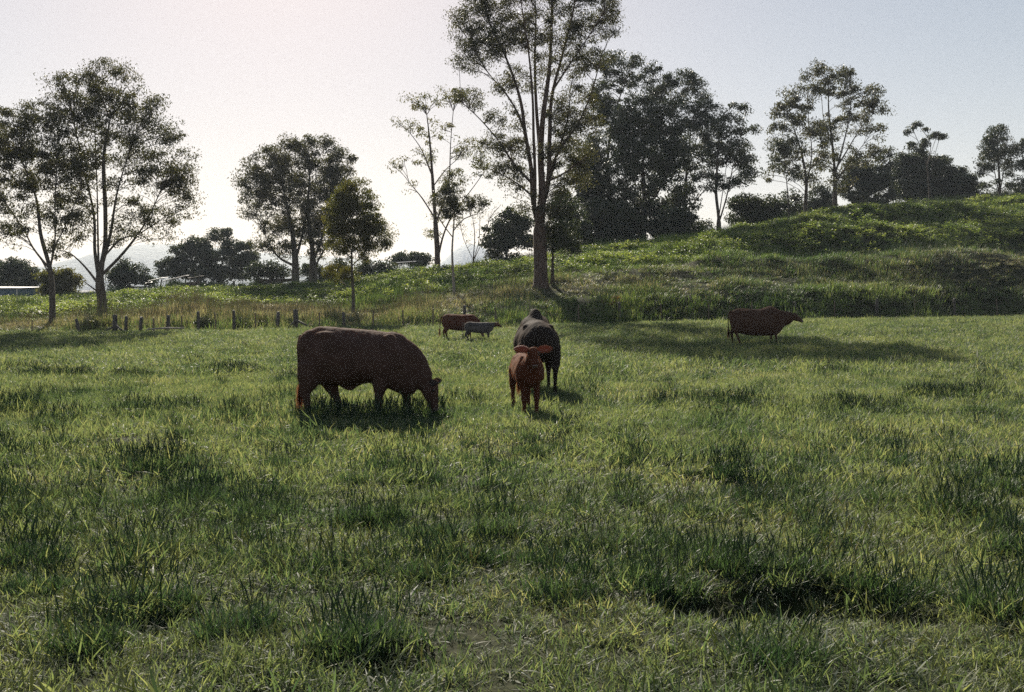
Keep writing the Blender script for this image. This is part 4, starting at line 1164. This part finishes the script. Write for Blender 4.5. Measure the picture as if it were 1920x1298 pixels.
# --- grazing cow on the left, side view; own profile taken at 8 mm per pixel
SC = 15.2 / F_PX; GR = 788.0; OX = 690.0
def lx(p): return (p - OX) * SC
def lz(r): return (GR - r) * SC
prof = [(560.5, 642, 664, .07), (566, 626, 690, .17), (578, 616, 712, .26), (598, 611, 720, .31), (626, 612, 719, .36), (656, 615, 722, .39), (690, 618, 716, .38), (718, 621, 722, .35),
        (742, 622, 733, .31), (758, 628, 739, .26), (770, 645, 739, .20), (778, 664, 738, .14)]
gt = [(lx(a), lz(t), lz(b), w) for a, t, b, w in prof]
def leg(pts, y, w=1.0, splay=0.0):
    out = []
    for i, (px, row, a, b) in enumerate(pts):
        out.append((lx(px), y * (1 - 0.12 * i / len(pts)), lz(row), a * w, b * w))
    return out
hind_l = leg([(588, 680, .13, .20), (584, 708, .12, .17), (578, 730, .065, .095), (579, 745, .05, .062), (583, 768, .042, .048), (586, 784, .05, .055)], -.19)
hind_r = leg([(600, 680, .13, .20), (612, 712, .12, .15), (622, 736, .065, .085), (629, 750, .05, .06), (635, 768, .042, .048), (638, 784, .05, .055)], .19)
fore_l = leg([(722, 690, .12, .17), (716, 718, .10, .12), (714, 738, .062, .07), (713, 752, .055, .058), (712, 770, .042, .045), (713, 784, .05, .055)], -.19)
fore_r = leg([(740, 690, .12, .17), (752, 722, .10, .11), (760, 742, .06, .066), (762, 754, .055, .058), (764, 770, .042, .045), (766, 784, .05, .055)], .19)
dg = depth_at(690, 787)
xg = (OX - 960) / F_PX * dg
cow("grazing_cow", "dark brown cow grazing head down in side view, largest animal, on the left",
    (xg, dg, H(xg, dg) - .02), 0, size=dg / 15.2, coat="black", torso=gt,
    neck=[(lx(742), 0, lz(672), .24, .36), (lx(760), 0, lz(684), .20, .34), (lx(776), 0, lz(696), .16, .28), (lx(790), 0, lz(708), .13, .21), (lx(800), 0, lz(716), .11, .15)],
    head=[(lx(803), 0, lz(714)), (lx(815), 0, lz(768))], legs=[hind_l, hind_r, fore_l, fore_r],
    tail=[(lx(566), 0, lz(628)), (lx(560), -.01, lz(644)), (lx(561), -.02, lz(680)), (lx(563), -.02, lz(716)), (lx(563), -.02, lz(738))],
    extra=[[(lx(634), 0, lz(716), .05, .03), (lx(648), 0, lz(722), .045, .06), (lx(657), 0, lz(724), .04, .07), (lx(666), 0, lz(720), .045, .05), (lx(680), 0, lz(714), .05, .03)]],
    fur=26000, earlen=.19, eardrop=.02, earup=1.1, switch_coat="red", voxel=.02)

# --- standing animals
def stand(y=.2, fx=.62, hx=-.78, sway=0.0, h=1.0):
    def L(x0, yy, front, dx=0.0):
        if front:
            return [(x0 + .02, yy * .95, .86, .11, .16), (x0, yy, .66, .085, .10), (x0 + dx * .5 + .01, yy, .44, .056, .062), (x0 + dx * .7, yy, .34, .044, .048), (x0 + dx, yy, .14, .036, .040), (x0 + dx + .02, yy, .045, .046, .052)]
        return [(x0 + .12, yy * .95, .92, .13, .22), (x0 + .05, yy, .72, .11, .16), (x0 - .10 + dx * .4, yy, .50, .056, .082), (x0 - .08 + dx * .6, yy, .40, .046, .056), (x0 - .03 + dx, yy, .14, .038, .042), (x0 - .01 + dx, yy, .045, .046, .052)]
    return [L(hx, -y, False, .10), L(hx, y, False, -.08), L(fx, -y * .9, True, .05), L(fx, y * .9, True, -.07)]
NECK_UP = [(.70, 0, 1.02, .22, .32), (.88, 0, 1.08, .18, .27), (1.04, 0, 1.16, .14, .21), (1.18, 0, 1.24, .11, .16)]
NECK_LEVEL = [(.66, 0, .98, .24, .38), (.90, 0, 1.00, .20, .33), (1.10, 0, 1.03, .16, .26), (1.28, 0, 1.06, .13, .19)]
NECK_DOWN = [(.66, 0, 1.00, .22, .33), (.86, 0, .92, .18, .27), (1.04, 0, .76, .14, .21), (1.18, 0, .56, .12, .16)]
TAIL = [(-.98, 0, 1.30), (-1.06, 0, 1.20), (-1.09, .02, .95), (-1.08, .02, .65), (-1.07, .02, .5)]

def ground_at(px, d):
    x = (px - 960) / F_PX * d
    return (x, d, H(x, d) - .02)

# cow seen from behind, behind the calf
d2 = depth_at(1006, 737)
g2 = ground_at(1006, d2)
torso2 = [(x, t + (.0 if x < -.5 else .04), b + .06, w * 1.16) for x, t, b, w in TORSO]
cow("standing_cow", "very dark heavy cow with a shoulder hump seen end-on, directly behind the red calf", g2, R(92), size=158 * d2 / F_PX / 1.60, coat="dark",
    torso=torso2, neck=NECK_DOWN, head=[(1.18, 0, .60), (1.36, 0, .16)], hump=.17,
    legs=stand(y=.30, fx=.55, hx=-.72), tail=TAIL, fur=14000, switch_coat="black", voxel=.024, peak=.32)

# red calf facing the camera
d3 = depth_at(988, 777)
g3 = ground_at(986, d3)
ct = [(-.98, 1.06, .92, .07), (-.92, 1.20, .78, .17), (-.78, 1.28, .72, .22), (-.5, 1.29, .70, .25), (-.1, 1.26, .66, .28), (.25, 1.27, .64, .27), (.5, 1.30, .62, .25), (.7, 1.28, .64, .22), (.84, 1.18, .72, .15)]
def calf_legs():
    def L(x0, yy, front, dx=0.0):
        if front:
            return [(x0 + .02, yy * .95, .90, .10, .15), (x0, yy, .72, .088, .10), (x0 + .01, yy, .52, .064, .07), (x0 + dx * .5, yy, .42, .066, .068), (x0 + dx * .8, yy, .30, .048, .05), (x0 + dx, yy, .13, .044, .046), (x0 + dx + .02, yy, .045, .055, .06)]
        return [(x0 + .10, yy * .95, .96, .11, .20), (x0 + .05, yy, .78, .10, .15), (x0 - .08 + dx * .4, yy, .56, .062, .085), (x0 - .06 + dx * .6, yy, .46, .05, .06), (x0 - .02 + dx, yy, .14, .042, .046), (x0 + dx, yy, .045, .055, .06)]
    return [L(-.72, -.17, False, .05), L(-.68, .17, False, -.02), L(.56, -.125, True, .04), L(.56, .135, True, 0)]
cow("calf", "red-brown calf standing face-on with its ears held out", g3, R(-90 + 8), size=137 * d3 / F_PX / 1.53, coat="red",
    torso=ct, neck=[(.60, 0, 1.02, .18, .26), (.72, 0, 1.12, .15, .22), (.82, 0, 1.24, .12, .17), (.88, 0, 1.33, .11, .14)],
    head=[(.88, 0, 1.42), (1.16, 0, 1.10)], legs=calf_legs(), tail=[(-.93, 0, 1.18), (-1.0, 0, 1.08), (-1.03, 0, .8), (-1.02, 0, .6)],
    earlen=.30, eardrop=.02, fur=24000, cat="calf", hscale=1.0, voxel=.017, earw=.075)

# far right cow, side view
d4 = depth_at(1420, 647)
g4 = ground_at(1420, d4)
cow("standing_cow", "brown cow standing alone in side view on the right, head stretched forward", g4, 0, size=70 * d4 / F_PX / 1.40, coat="brown", torso=[(x, t, b - .17 * min(1, (1.04 - abs(x)) * 3), w * 1.05) for x, t, b, w in TORSO],
    neck=NECK_LEVEL, head=[(1.30, 0, 1.13), (1.68, 0, .90)], legs=stand(), tail=TAIL, hump=.03, fur=9000, voxel=.028, switch_coat="brown", earlen=.2, eardrop=.5)
# far left pair
d5 = depth_at(862, 639)
g5 = ground_at(862, d5)
cow("standing_cow", "red-brown cow half hidden behind the small pale-backed calf", g5, R(4), size=51 * d5 / F_PX / 1.39, coat="red",
    torso=[(x * .88, t, b, w) for x, t, b, w in TORSO],
    neck=[(.60, 0, 1.02, .22, .32), (.76, 0, .98, .18, .27), (.9, 0, .84, .14, .21), (1.02, 0, .66, .11, .15)], head=[(1.04, 0, .70), (1.2, 0, .26)], legs=stand(hx=-.68, fx=.5),
    tail=[(-.88, 0, 1.28), (-.95, 0, 1.18), (-1.0, .02, .9), (-1.02, .02, .6), (-1.02, .02, .5)], fur=7000, voxel=.028, switch_coat="brown", earlen=.18)
d6 = depth_at(898, 641)
g6 = ground_at(898, d6)
cow("calf", "small grey roan calf with pale back in front of the red-brown cow", g6, R(2), size=38 * d6 / F_PX / 1.36, coat="roan",
    torso=[(x * .95, t - .02, b + .08, w * .85) for x, t, b, w in TORSO], neck=[(.62, 0, 1.04, .18, .26), (.82, 0, 1.10, .15, .22), (.98, 0, 1.18, .12, .17), (1.12, 0, 1.22, .10, .13)],
    head=[(1.14, 0, 1.26), (1.48, 0, 1.05)], legs=stand(y=.16), tail=TAIL, cat="calf", earcoat="red", fur=6000, voxel=.026, head_coat="red", earlen=.2, eardrop=.3)

# ------------------------------------------------------------------ grass prototypes
def blade_clump(name, n, r, hmin, hmax, w, seg=3, bend=.5, seed=0, mat="grass", spread=1.0, seedhead=0):
    g = np.random.default_rng(seed)
    mb = MB()
    for k in range(n):
        a = g.uniform(0, 2 * np.pi); q = r * math.sqrt(g.uniform(0, 1))
        b0 = np.array([q * math.cos(a), q * math.sin(a), -.03])
        h = g.uniform(hmin, hmax); az = g.uniform(0, 2 * np.pi)
        dr = np.array([math.cos(az), math.sin(az), 0]); lean = g.uniform(.05, .55) * spread; bd = g.uniform(.1, 1.0) * bend
        sdir = np.array([-math.sin(az + g.normal(0, .5)), math.cos(az), 0]); sdir /= np.linalg.norm(sdir)
        ww = w * g.uniform(.6, 1.3)
        V = []; F = []
        for i in range(seg + 1):
            t = i / seg
            c = b0 + dr * h * (lean * t + bd * t * t * .8) + np.array([0, 0, h * (t - .38 * bd * t * t)])
            if i < seg:
                wi = ww * (.75 + .25 * math.sin(math.pi * t)) * (1 - t * .35)
                V += [c - sdir * wi / 2, c + sdir * wi / 2]
                if i: 
                    j = 2 * i
                    F += [(j - 2, j - 1, j + 1), (j - 2, j + 1, j)]
            else:
                V.append(c); j = 2 * i
                F.append((j - 2, j - 1, j))
        mb.add(V, F)
    for k in range(seedhead):
        az = g.uniform(0, 2 * np.pi); b0 = np.array([g.normal(0, r * .4), g.normal(0, r * .4), 0]); h = hmax * g.uniform(1.15, 1.7)
        dr = np.array([math.cos(az), math.sin(az), 0]) * .25
        P = [b0 + dr * h * t * t + np.array([0, 0, h * t]) for t in (0, .5, .8, 1)]
        v, f = tube_tris(P, [.0018, .0015, .006, .001], 3)
        mb.add(v, f)
    me = mb.mesh(name)
    o = bpy.data.objects.new(name, me); me.materials.append(M[mat])
    return o

def weed_clump(name, n, r, h, leaf, seed, mat="weed"):
    g = np.random.default_rng(seed); mb = MB()
    for k in range(n):
        az = g.uniform(0, 2 * np.pi); q = r * math.sqrt(g.uniform(0, 1)) * .6
        b0 = np.array([q * math.cos(az), q * math.sin(az), -.05]); hh = h * g.uniform(.55, 1.15)
        dr = np.array([math.cos(az), math.sin(az), 0]) * .35
        P = np.array([b0 + dr * hh * t * t + np.array([0, 0, hh * t]) for t in (0, .4, .75, 1)])
        v, f = tube_tris(P, [.006, .005, .004, .002], 3); mb.add(v, f)
        for j in range(9):
            t = g.uniform(.25, 1.02); c = b0 + dr * hh * t * t + np.array([0, 0, hh * t])
            a2 = g.uniform(0, 2 * np.pi); o_ = np.array([math.cos(a2), math.sin(a2), g.uniform(-.3, .5)]); sd = np.array([-math.sin(a2), math.cos(a2), g.normal(0, .4)])
            L = leaf * g.uniform(.6, 1.3)
            V = [c, c + o_ * L * .45 + sd * L * .24 + [0, 0, .01], c + o_ * L + [0, 0, -.02], c + o_ * L * .45 - sd * L * .24 + [0, 0, .01]]
            mb.add(V, [(0, 1, 2), (0, 2, 3)])
    me = mb.mesh(name); o = bpy.data.objects.new(name, me); me.materials.append(M[mat])
    return o

def collection(name, obs):
    c = bpy.data.collections.new(name)
    for o in obs: c.objects.link(o)
    return c

C_near = collection("near_grass_kinds", [blade_clump("a%02d" % i, 48, .14, .04, .14, .0062, 3, .75, 50 + i, spread=1.3) for i in range(5)]
                    + [blade_clump("c%02d" % i, 44, .16, .04, .10, .007, 2, 1.5, 60 + i, spread=2.4) for i in range(3)]
                    + [blade_clump("b%02d" % i, 24, .12, .06, .16, .0115, 3, .95, 70 + i, spread=1.7, seedhead=1) for i in range(3)])
C_mid = collection("mid_grass_kinds", [blade_clump("a%02d" % i, 40, .22, .05, .17, .012, 2, .6, 90 + i, spread=1.2) for i in range(5)])
C_far = collection("far_grass_kinds", [blade_clump("a%02d" % i, 44, .38, .07, .20, .020, 2, .6, 110 + i, spread=1.2) for i in range(5)])
C_tuft = collection("tuft_kinds", [blade_clump("a%02d" % i, 46, .15, .10, .27, .011, 3, .6, 130 + i, mat="tuft", spread=1.1, seedhead=2) for i in range(4)])
C_slope = collection("slope_kinds", [blade_clump("a%02d" % i, 46, .42, .16, .46, .022, 3, .55, 150 + i, mat="slope_grass", spread=.9, seedhead=6) for i in range(5)])
C_weed = collection("weed_kinds", [weed_clump("a%02d" % i, 12, .45, .55, .17, 170 + i) for i in range(5)])

def scatter(name, label, cat, pts, scale, hscale, dry, coll, seed=0, tilt=.12):
    """points carry scale, turn, kind and dryness; instanced as real clumps"""
    g = np.random.default_rng(seed)
    n = len(pts)
    me = bpy.data.meshes.new(name)
    me.vertices.add(n); me.vertices.foreach_set("co", pts.astype(np.float32).ravel())
    def attr(nm, tp, key, arr):
        a = me.attributes.new(nm, tp, 'POINT'); a.data.foreach_set(key, arr)
    S = np.stack([scale, scale, scale * hscale], 1).astype(np.float32)
    attr("scl", 'FLOAT_VECTOR', "vector", S.ravel())
    rot = np.stack([g.normal(0, tilt, n), g.normal(0, tilt, n), g.uniform(0, 6.283, n)], 1).astype(np.float32)
    attr("rot", 'FLOAT_VECTOR', "vector", rot.ravel())
    attr("idx", 'INT', "value", g.integers(0, len(coll.objects), n).astype(np.int32))
    attr("dry", 'FLOAT', "value", np.clip(dry, 0, 1).astype(np.float32))
    o = bpy.data.objects.new(name, me); COL.objects.link(o)
    tag(o, label, cat, None, "stuff")
    ng = bpy.data.node_groups.new(name, 'GeometryNodeTree')
    ng.interface.new_socket("Geometry", in_out='INPUT', socket_type='NodeSocketGeometry')
    ng.interface.new_socket("Geometry", in_out='OUTPUT', socket_type='NodeSocketGeometry')
    gi = ng.nodes.new("NodeGroupInput"); go = ng.nodes.new("NodeGroupOutput")
    iop = ng.nodes.new("GeometryNodeInstanceOnPoints")
    ci = ng.nodes.new("GeometryNodeCollectionInfo"); ci.inputs["Collection"].default_value = coll
    ci.inputs["Separate Children"].default_value = True; ci.inputs["Reset Children"].default_value = True
    def na(nm, tp):
        k = ng.nodes.new("GeometryNodeInputNamedAttribute"); k.data_type = tp; k.inputs["Name"].default_value = nm
        return k.outputs["Attribute"]
    ng.links.new(gi.outputs[0], iop.inputs["Points"])
    ng.links.new(ci.outputs[0], iop.inputs["Instance"])
    iop.inputs["Pick Instance"].default_value = True
    ng.links.new(na("idx", 'INT'), iop.inputs["Instance Index"])
    ng.links.new(na("rot", 'FLOAT_VECTOR'), iop.inputs["Rotation"])
    ng.links.new(na("scl", 'FLOAT_VECTOR'), iop.inputs["Scale"])
    ng.links.new(iop.outputs[0], go.inputs[0])
    md = o.modifiers.new("scatter", 'NODES'); md.node_group = ng
    return o

def field_pts(y0, y1, dens, seed, margin=1.22, umax=.5143):
    """even random points over the part of the ground between two depths that the view can reach"""
    g = np.random.default_rng(seed)
    area = (y1 ** 2 - y0 ** 2) * umax * margin + 2 * .8 * (y1 - y0)
    n = int(area * dens)
    y = np.sqrt(g.uniform(y0 ** 2, y1 ** 2, n))
    x = g.uniform(-1, 1, n) * (umax * margin * y + .8)
    return x, y, g

# taller dark tussocks, placed where the photograph shows them: px, row, half width (m), strength
TUFTS = [(300, 885, .38, 1.3), (212, 882, .30, .9), (700, 990, .28, 1.2), (540, 880, .28, .8), (345, 935, .30, .9), (1362, 892, .20, 1.4), (20, 776, .55, 1.2), (120, 790, .5, .9), (90, 805, .3, .8),
         (590, 783, .40, 1.3), (635, 790, .42, 1.4), (690, 793, .45, 1.5), (745, 790, .42, 1.5), (795, 786, .42, 1.4), (560, 795, .3, .9), (830, 775, .3, .7),
         (1630, 776, .5, 1.1), (1570, 770, .45, 1), (1750, 750, .6, 1.3), (1830, 745, .6, 1.1), (1400, 765, .5, 1), (1250, 765, .5, .9), (1350, 762, .5, .9), (430, 702, .9, 1), (100, 710, .9, 1), (40, 698, .8, 1), (860, 683, .6, 1),
         (40, 1062, .3, 1), (262, 1150, .3, 1), (700, 1250, .3, 1.2), (1800, 965, .32, 1.1), (732, 882, .25, .8), (1885, 925, .35, 1), (20, 975, .3, 1), (240, 708, .6, .7), (560, 715, .6, .6), (1330, 690, .8, .8), (1560, 700, .7, .7),
         (1300, 1060, .2, .7), (1480, 1080, .22, .8), (1570, 1085, .2, .8), (1400, 1070, .2, .8), (1650, 1115, .16, .7), (1900, 1150, .3, 1), (1050, 1120, .25, .7), (1490, 960, .3, .6), (1180, 830, .3, .7), (1650, 840, .4, .8),
         (1470, 1240, .25, .6), (160, 1220, .22, .8), (450, 1180, .22, .7), (1120, 700, .6, .6), (950, 880, .3, .5), (1010, 960, .3, .5), (450, 790, .45, .9), (330, 775, .5, .9), (250, 770, .5, .8)]
_tg = np.random.default_rng(31)
TX = []
for px, row, r, s_ in TUFTS:
    d = depth_at(px, row)
    TX.append(((px - 960) / F_PX * d, d, r, s_))
for k in range(560):
    d = math.exp(_tg.uniform(math.log(6), math.log(52)))
    TX.append((_tg.uniform(-.6, .6) * d, d, _tg.uniform(.08, .24) * (1 + d / 30), _tg.uniform(.3, .85)))
TX = np.array(TX)

def tuftness(x, y):
    out = np.zeros_like(x)
    for hx, hy, r, s_ in TX:
        m = (np.abs(x - hx) < 2.2 * r) & (np.abs(y - hy) < 2.2 * r)
        if m.any():
            q = ((x[m] - hx) / r) ** 2 + ((y[m] - hy) / (r * .8)) ** 2
            out[m] = np.maximum(out[m], s_ * np.exp(-q * 1.1))
    return out

def bare(x, y):
    b = np.zeros_like(x)
    for hx, hy, rx, ry, dp in HOLLOWS:
        q = ((x - hx) / rx) ** 2 + ((y - hy) / ry) ** 2
        b = np.maximum(b, np.exp(-q * .8) * min(1, dp / .12))
    return b

for (nm, lb, y0, y1, dens, coll, base_s, sd) in (
        ("pasture_grass", "short pasture grass close to the camera", 2.2, 9.5, 185, C_near, 1.0, 1),
        ("pasture_grass", "short pasture grass around the cow and calf", 9.5, 24, 78, C_mid, 1.0, 2),
        ("pasture_grass", "short pasture grass reaching back to the fence", 24, 68, 22, C_far, 1.0, 3)):
    x, y, g = field_pts(y0, y1, dens, sd)
    keep = (y < foot(x, y) + 1.0) & (g.uniform(0, 1, len(x)) > bare(x, y) * .85)
    x, y = x[keep], y[keep]
    tf = tuftness(x, y)
    big = fbm(x * .35, y * .35, 21); fine = fbm(x * 1.7, y * 1.7, 23)
    sc = base_s * (0.55 + .75 * fine) * (1 + .35 * tf)
    hs = (0.55 + .6 * big) * (1 + .3 * tf) * g.uniform(.8, 1.2, len(x))
    dry = .12 + .34 * (fbm(x * .5, y * .5, 29) - .35) + .25 * (fbm(x * 3, y * 3, 30) - .5) - .22 * tf + g.normal(0, .06, len(x))
    kp = g.uniform(0, 1, len(x)) < .62 + 1.3 * sstep(.30, .62, fbm(x * 2.6, y * 2.6, 33))
    x, y, sc, hs, dry = x[kp], y[kp], sc[kp], hs[kp], dry[kp]
    P = np.stack([x, y, height(x, y) - .005], 1)
    scatter(nm, lb, "grass", P, sc, hs, dry, coll, sd, tilt=.28)

# tussocks proper
g = np.random.default_rng(40)
px_, py_, ps_ = [], [], []
for hx, hy, r, s_ in TX:
    n = int(5 + 42 * r * r * s_ * 8 * (1 if hy < 26 else .5))
    a = g.uniform(0, 6.283, n); q = r * np.sqrt(g.uniform(0, 1, n))
    px_.append(hx + q * np.cos(a)); py_.append(hy + q * np.sin(a) * .8); ps_.append(np.full(n, .50 + .40 * s_) * g.uniform(.7, 1.15, n) * (1 - .35 * (q / r) ** 2))
x = np.concatenate(px_); y = np.concatenate(py_); s_ = np.concatenate(ps_)
k = (y < foot(x, y) - .3) & (bare(x, y) < .35)
x, y, s_ = x[k], y[k], s_[k]
scatter("grass_tussocks", "taller dark green grass tussocks dotted over the pasture", "grass", np.stack([x, y, height(x, y)], 1), s_, np.ones(len(x)), g.normal(.08, .06, len(x)), C_tuft, 41)

# bank and slope
x, y, g = field_pts(50, 128, 5.2, 50, margin=1.25)
fd = foot(x, y); keep = y > fd - .6
x, y, fd = x[keep], y[keep], fd[keep]
px = 960 + F_PX * x / y
up = (y - fd)
mid = np.exp(-((up - 6) / 5.0) ** 2)
right = sstep(900, 1500, px)
left = 1 - sstep(750, 1150, px)
dry = .14 + .28 * left * np.exp(-((up - 3.5) / 4.5) ** 2) + .34 * mid * (fbm(x * .12, y * .2, 61) + .25) + .30 * (fbm(x * .25, y * .35, 62) - .45) - .30 * sstep(8, 20, up)
dry = dry + .15 * np.exp(-((up - 44) / 3) ** 2) * right - .25 * right * sstep(12, 18, up)  # greener high on the right: a sunlit patch put into the grass colour
clump = fbm(x * .35, y * .5, 63)
band = np.exp(-((up - .8) / 1.6) ** 2)
sc = .85 + .5 * clump + .25 * band
hs = (.25 + 1.9 * clump ** 2.0) * (1 + .55 * band * (0.4 + .6 * sstep(800, 1300, px)))
scatter("slope_grass", "long uneven grass over the bank and hillside", "grass", np.stack([x, y, height(x, y) - .03], 1), sc, hs, dry + g.normal(0, .07, len(x)), C_slope, 51)
x, y, g = field_pts(56, 124, 3.2, 55, margin=1.25)
fd = foot(x, y); up = y - fd; px = 960 + F_PX * x / y
pw = sstep(10, 17, up) * np.interp(px, [0, 700, 1000, 1200, 1920], [1, .95, .7, .7, 1]) * sstep(.30, .45, fbm(x * .2, y * .3, 64))
keep = g.uniform(0, 1, len(x)) < pw
x, y = x[keep], y[keep]
scatter("leafy_weeds", "broad-leaved weeds covering the crest of the slope", "weeds", np.stack([x, y, height(x, y) - .03], 1), .7 + .7 * fbm(x * .3, y * .4, 66), .7 + .6 * fbm(x * .5, y * .6, 67),
        .1 + .25 * fbm(x * .2, y * .2, 65), C_weed, 56)

# ------------------------------------------------------------------ haze
def build_haze():
    V, F = box_tris((0, 2050, 95), (11000, 4900, 250))
    m, nt, out = new_mat("haze")
    pv = nt.nodes.new("ShaderNodeVolumePrincipled")
    pv.inputs["Color"].default_value = (0.78, 0.86, 1.0, 1)
    pv.inputs["Density"].default_value = 0.00019
    pv.inputs["Anisotropy"].default_value = 0.2
    nt.links.new(pv.outputs[0], out.inputs["Volume"])
    me = np_mesh("haze", V, F)
    o = link("haze", me, m, None, kind="stuff")
    o["label"] = "pale evening haze over the whole valley"; o["category"] = "haze"
    return o
build_haze()
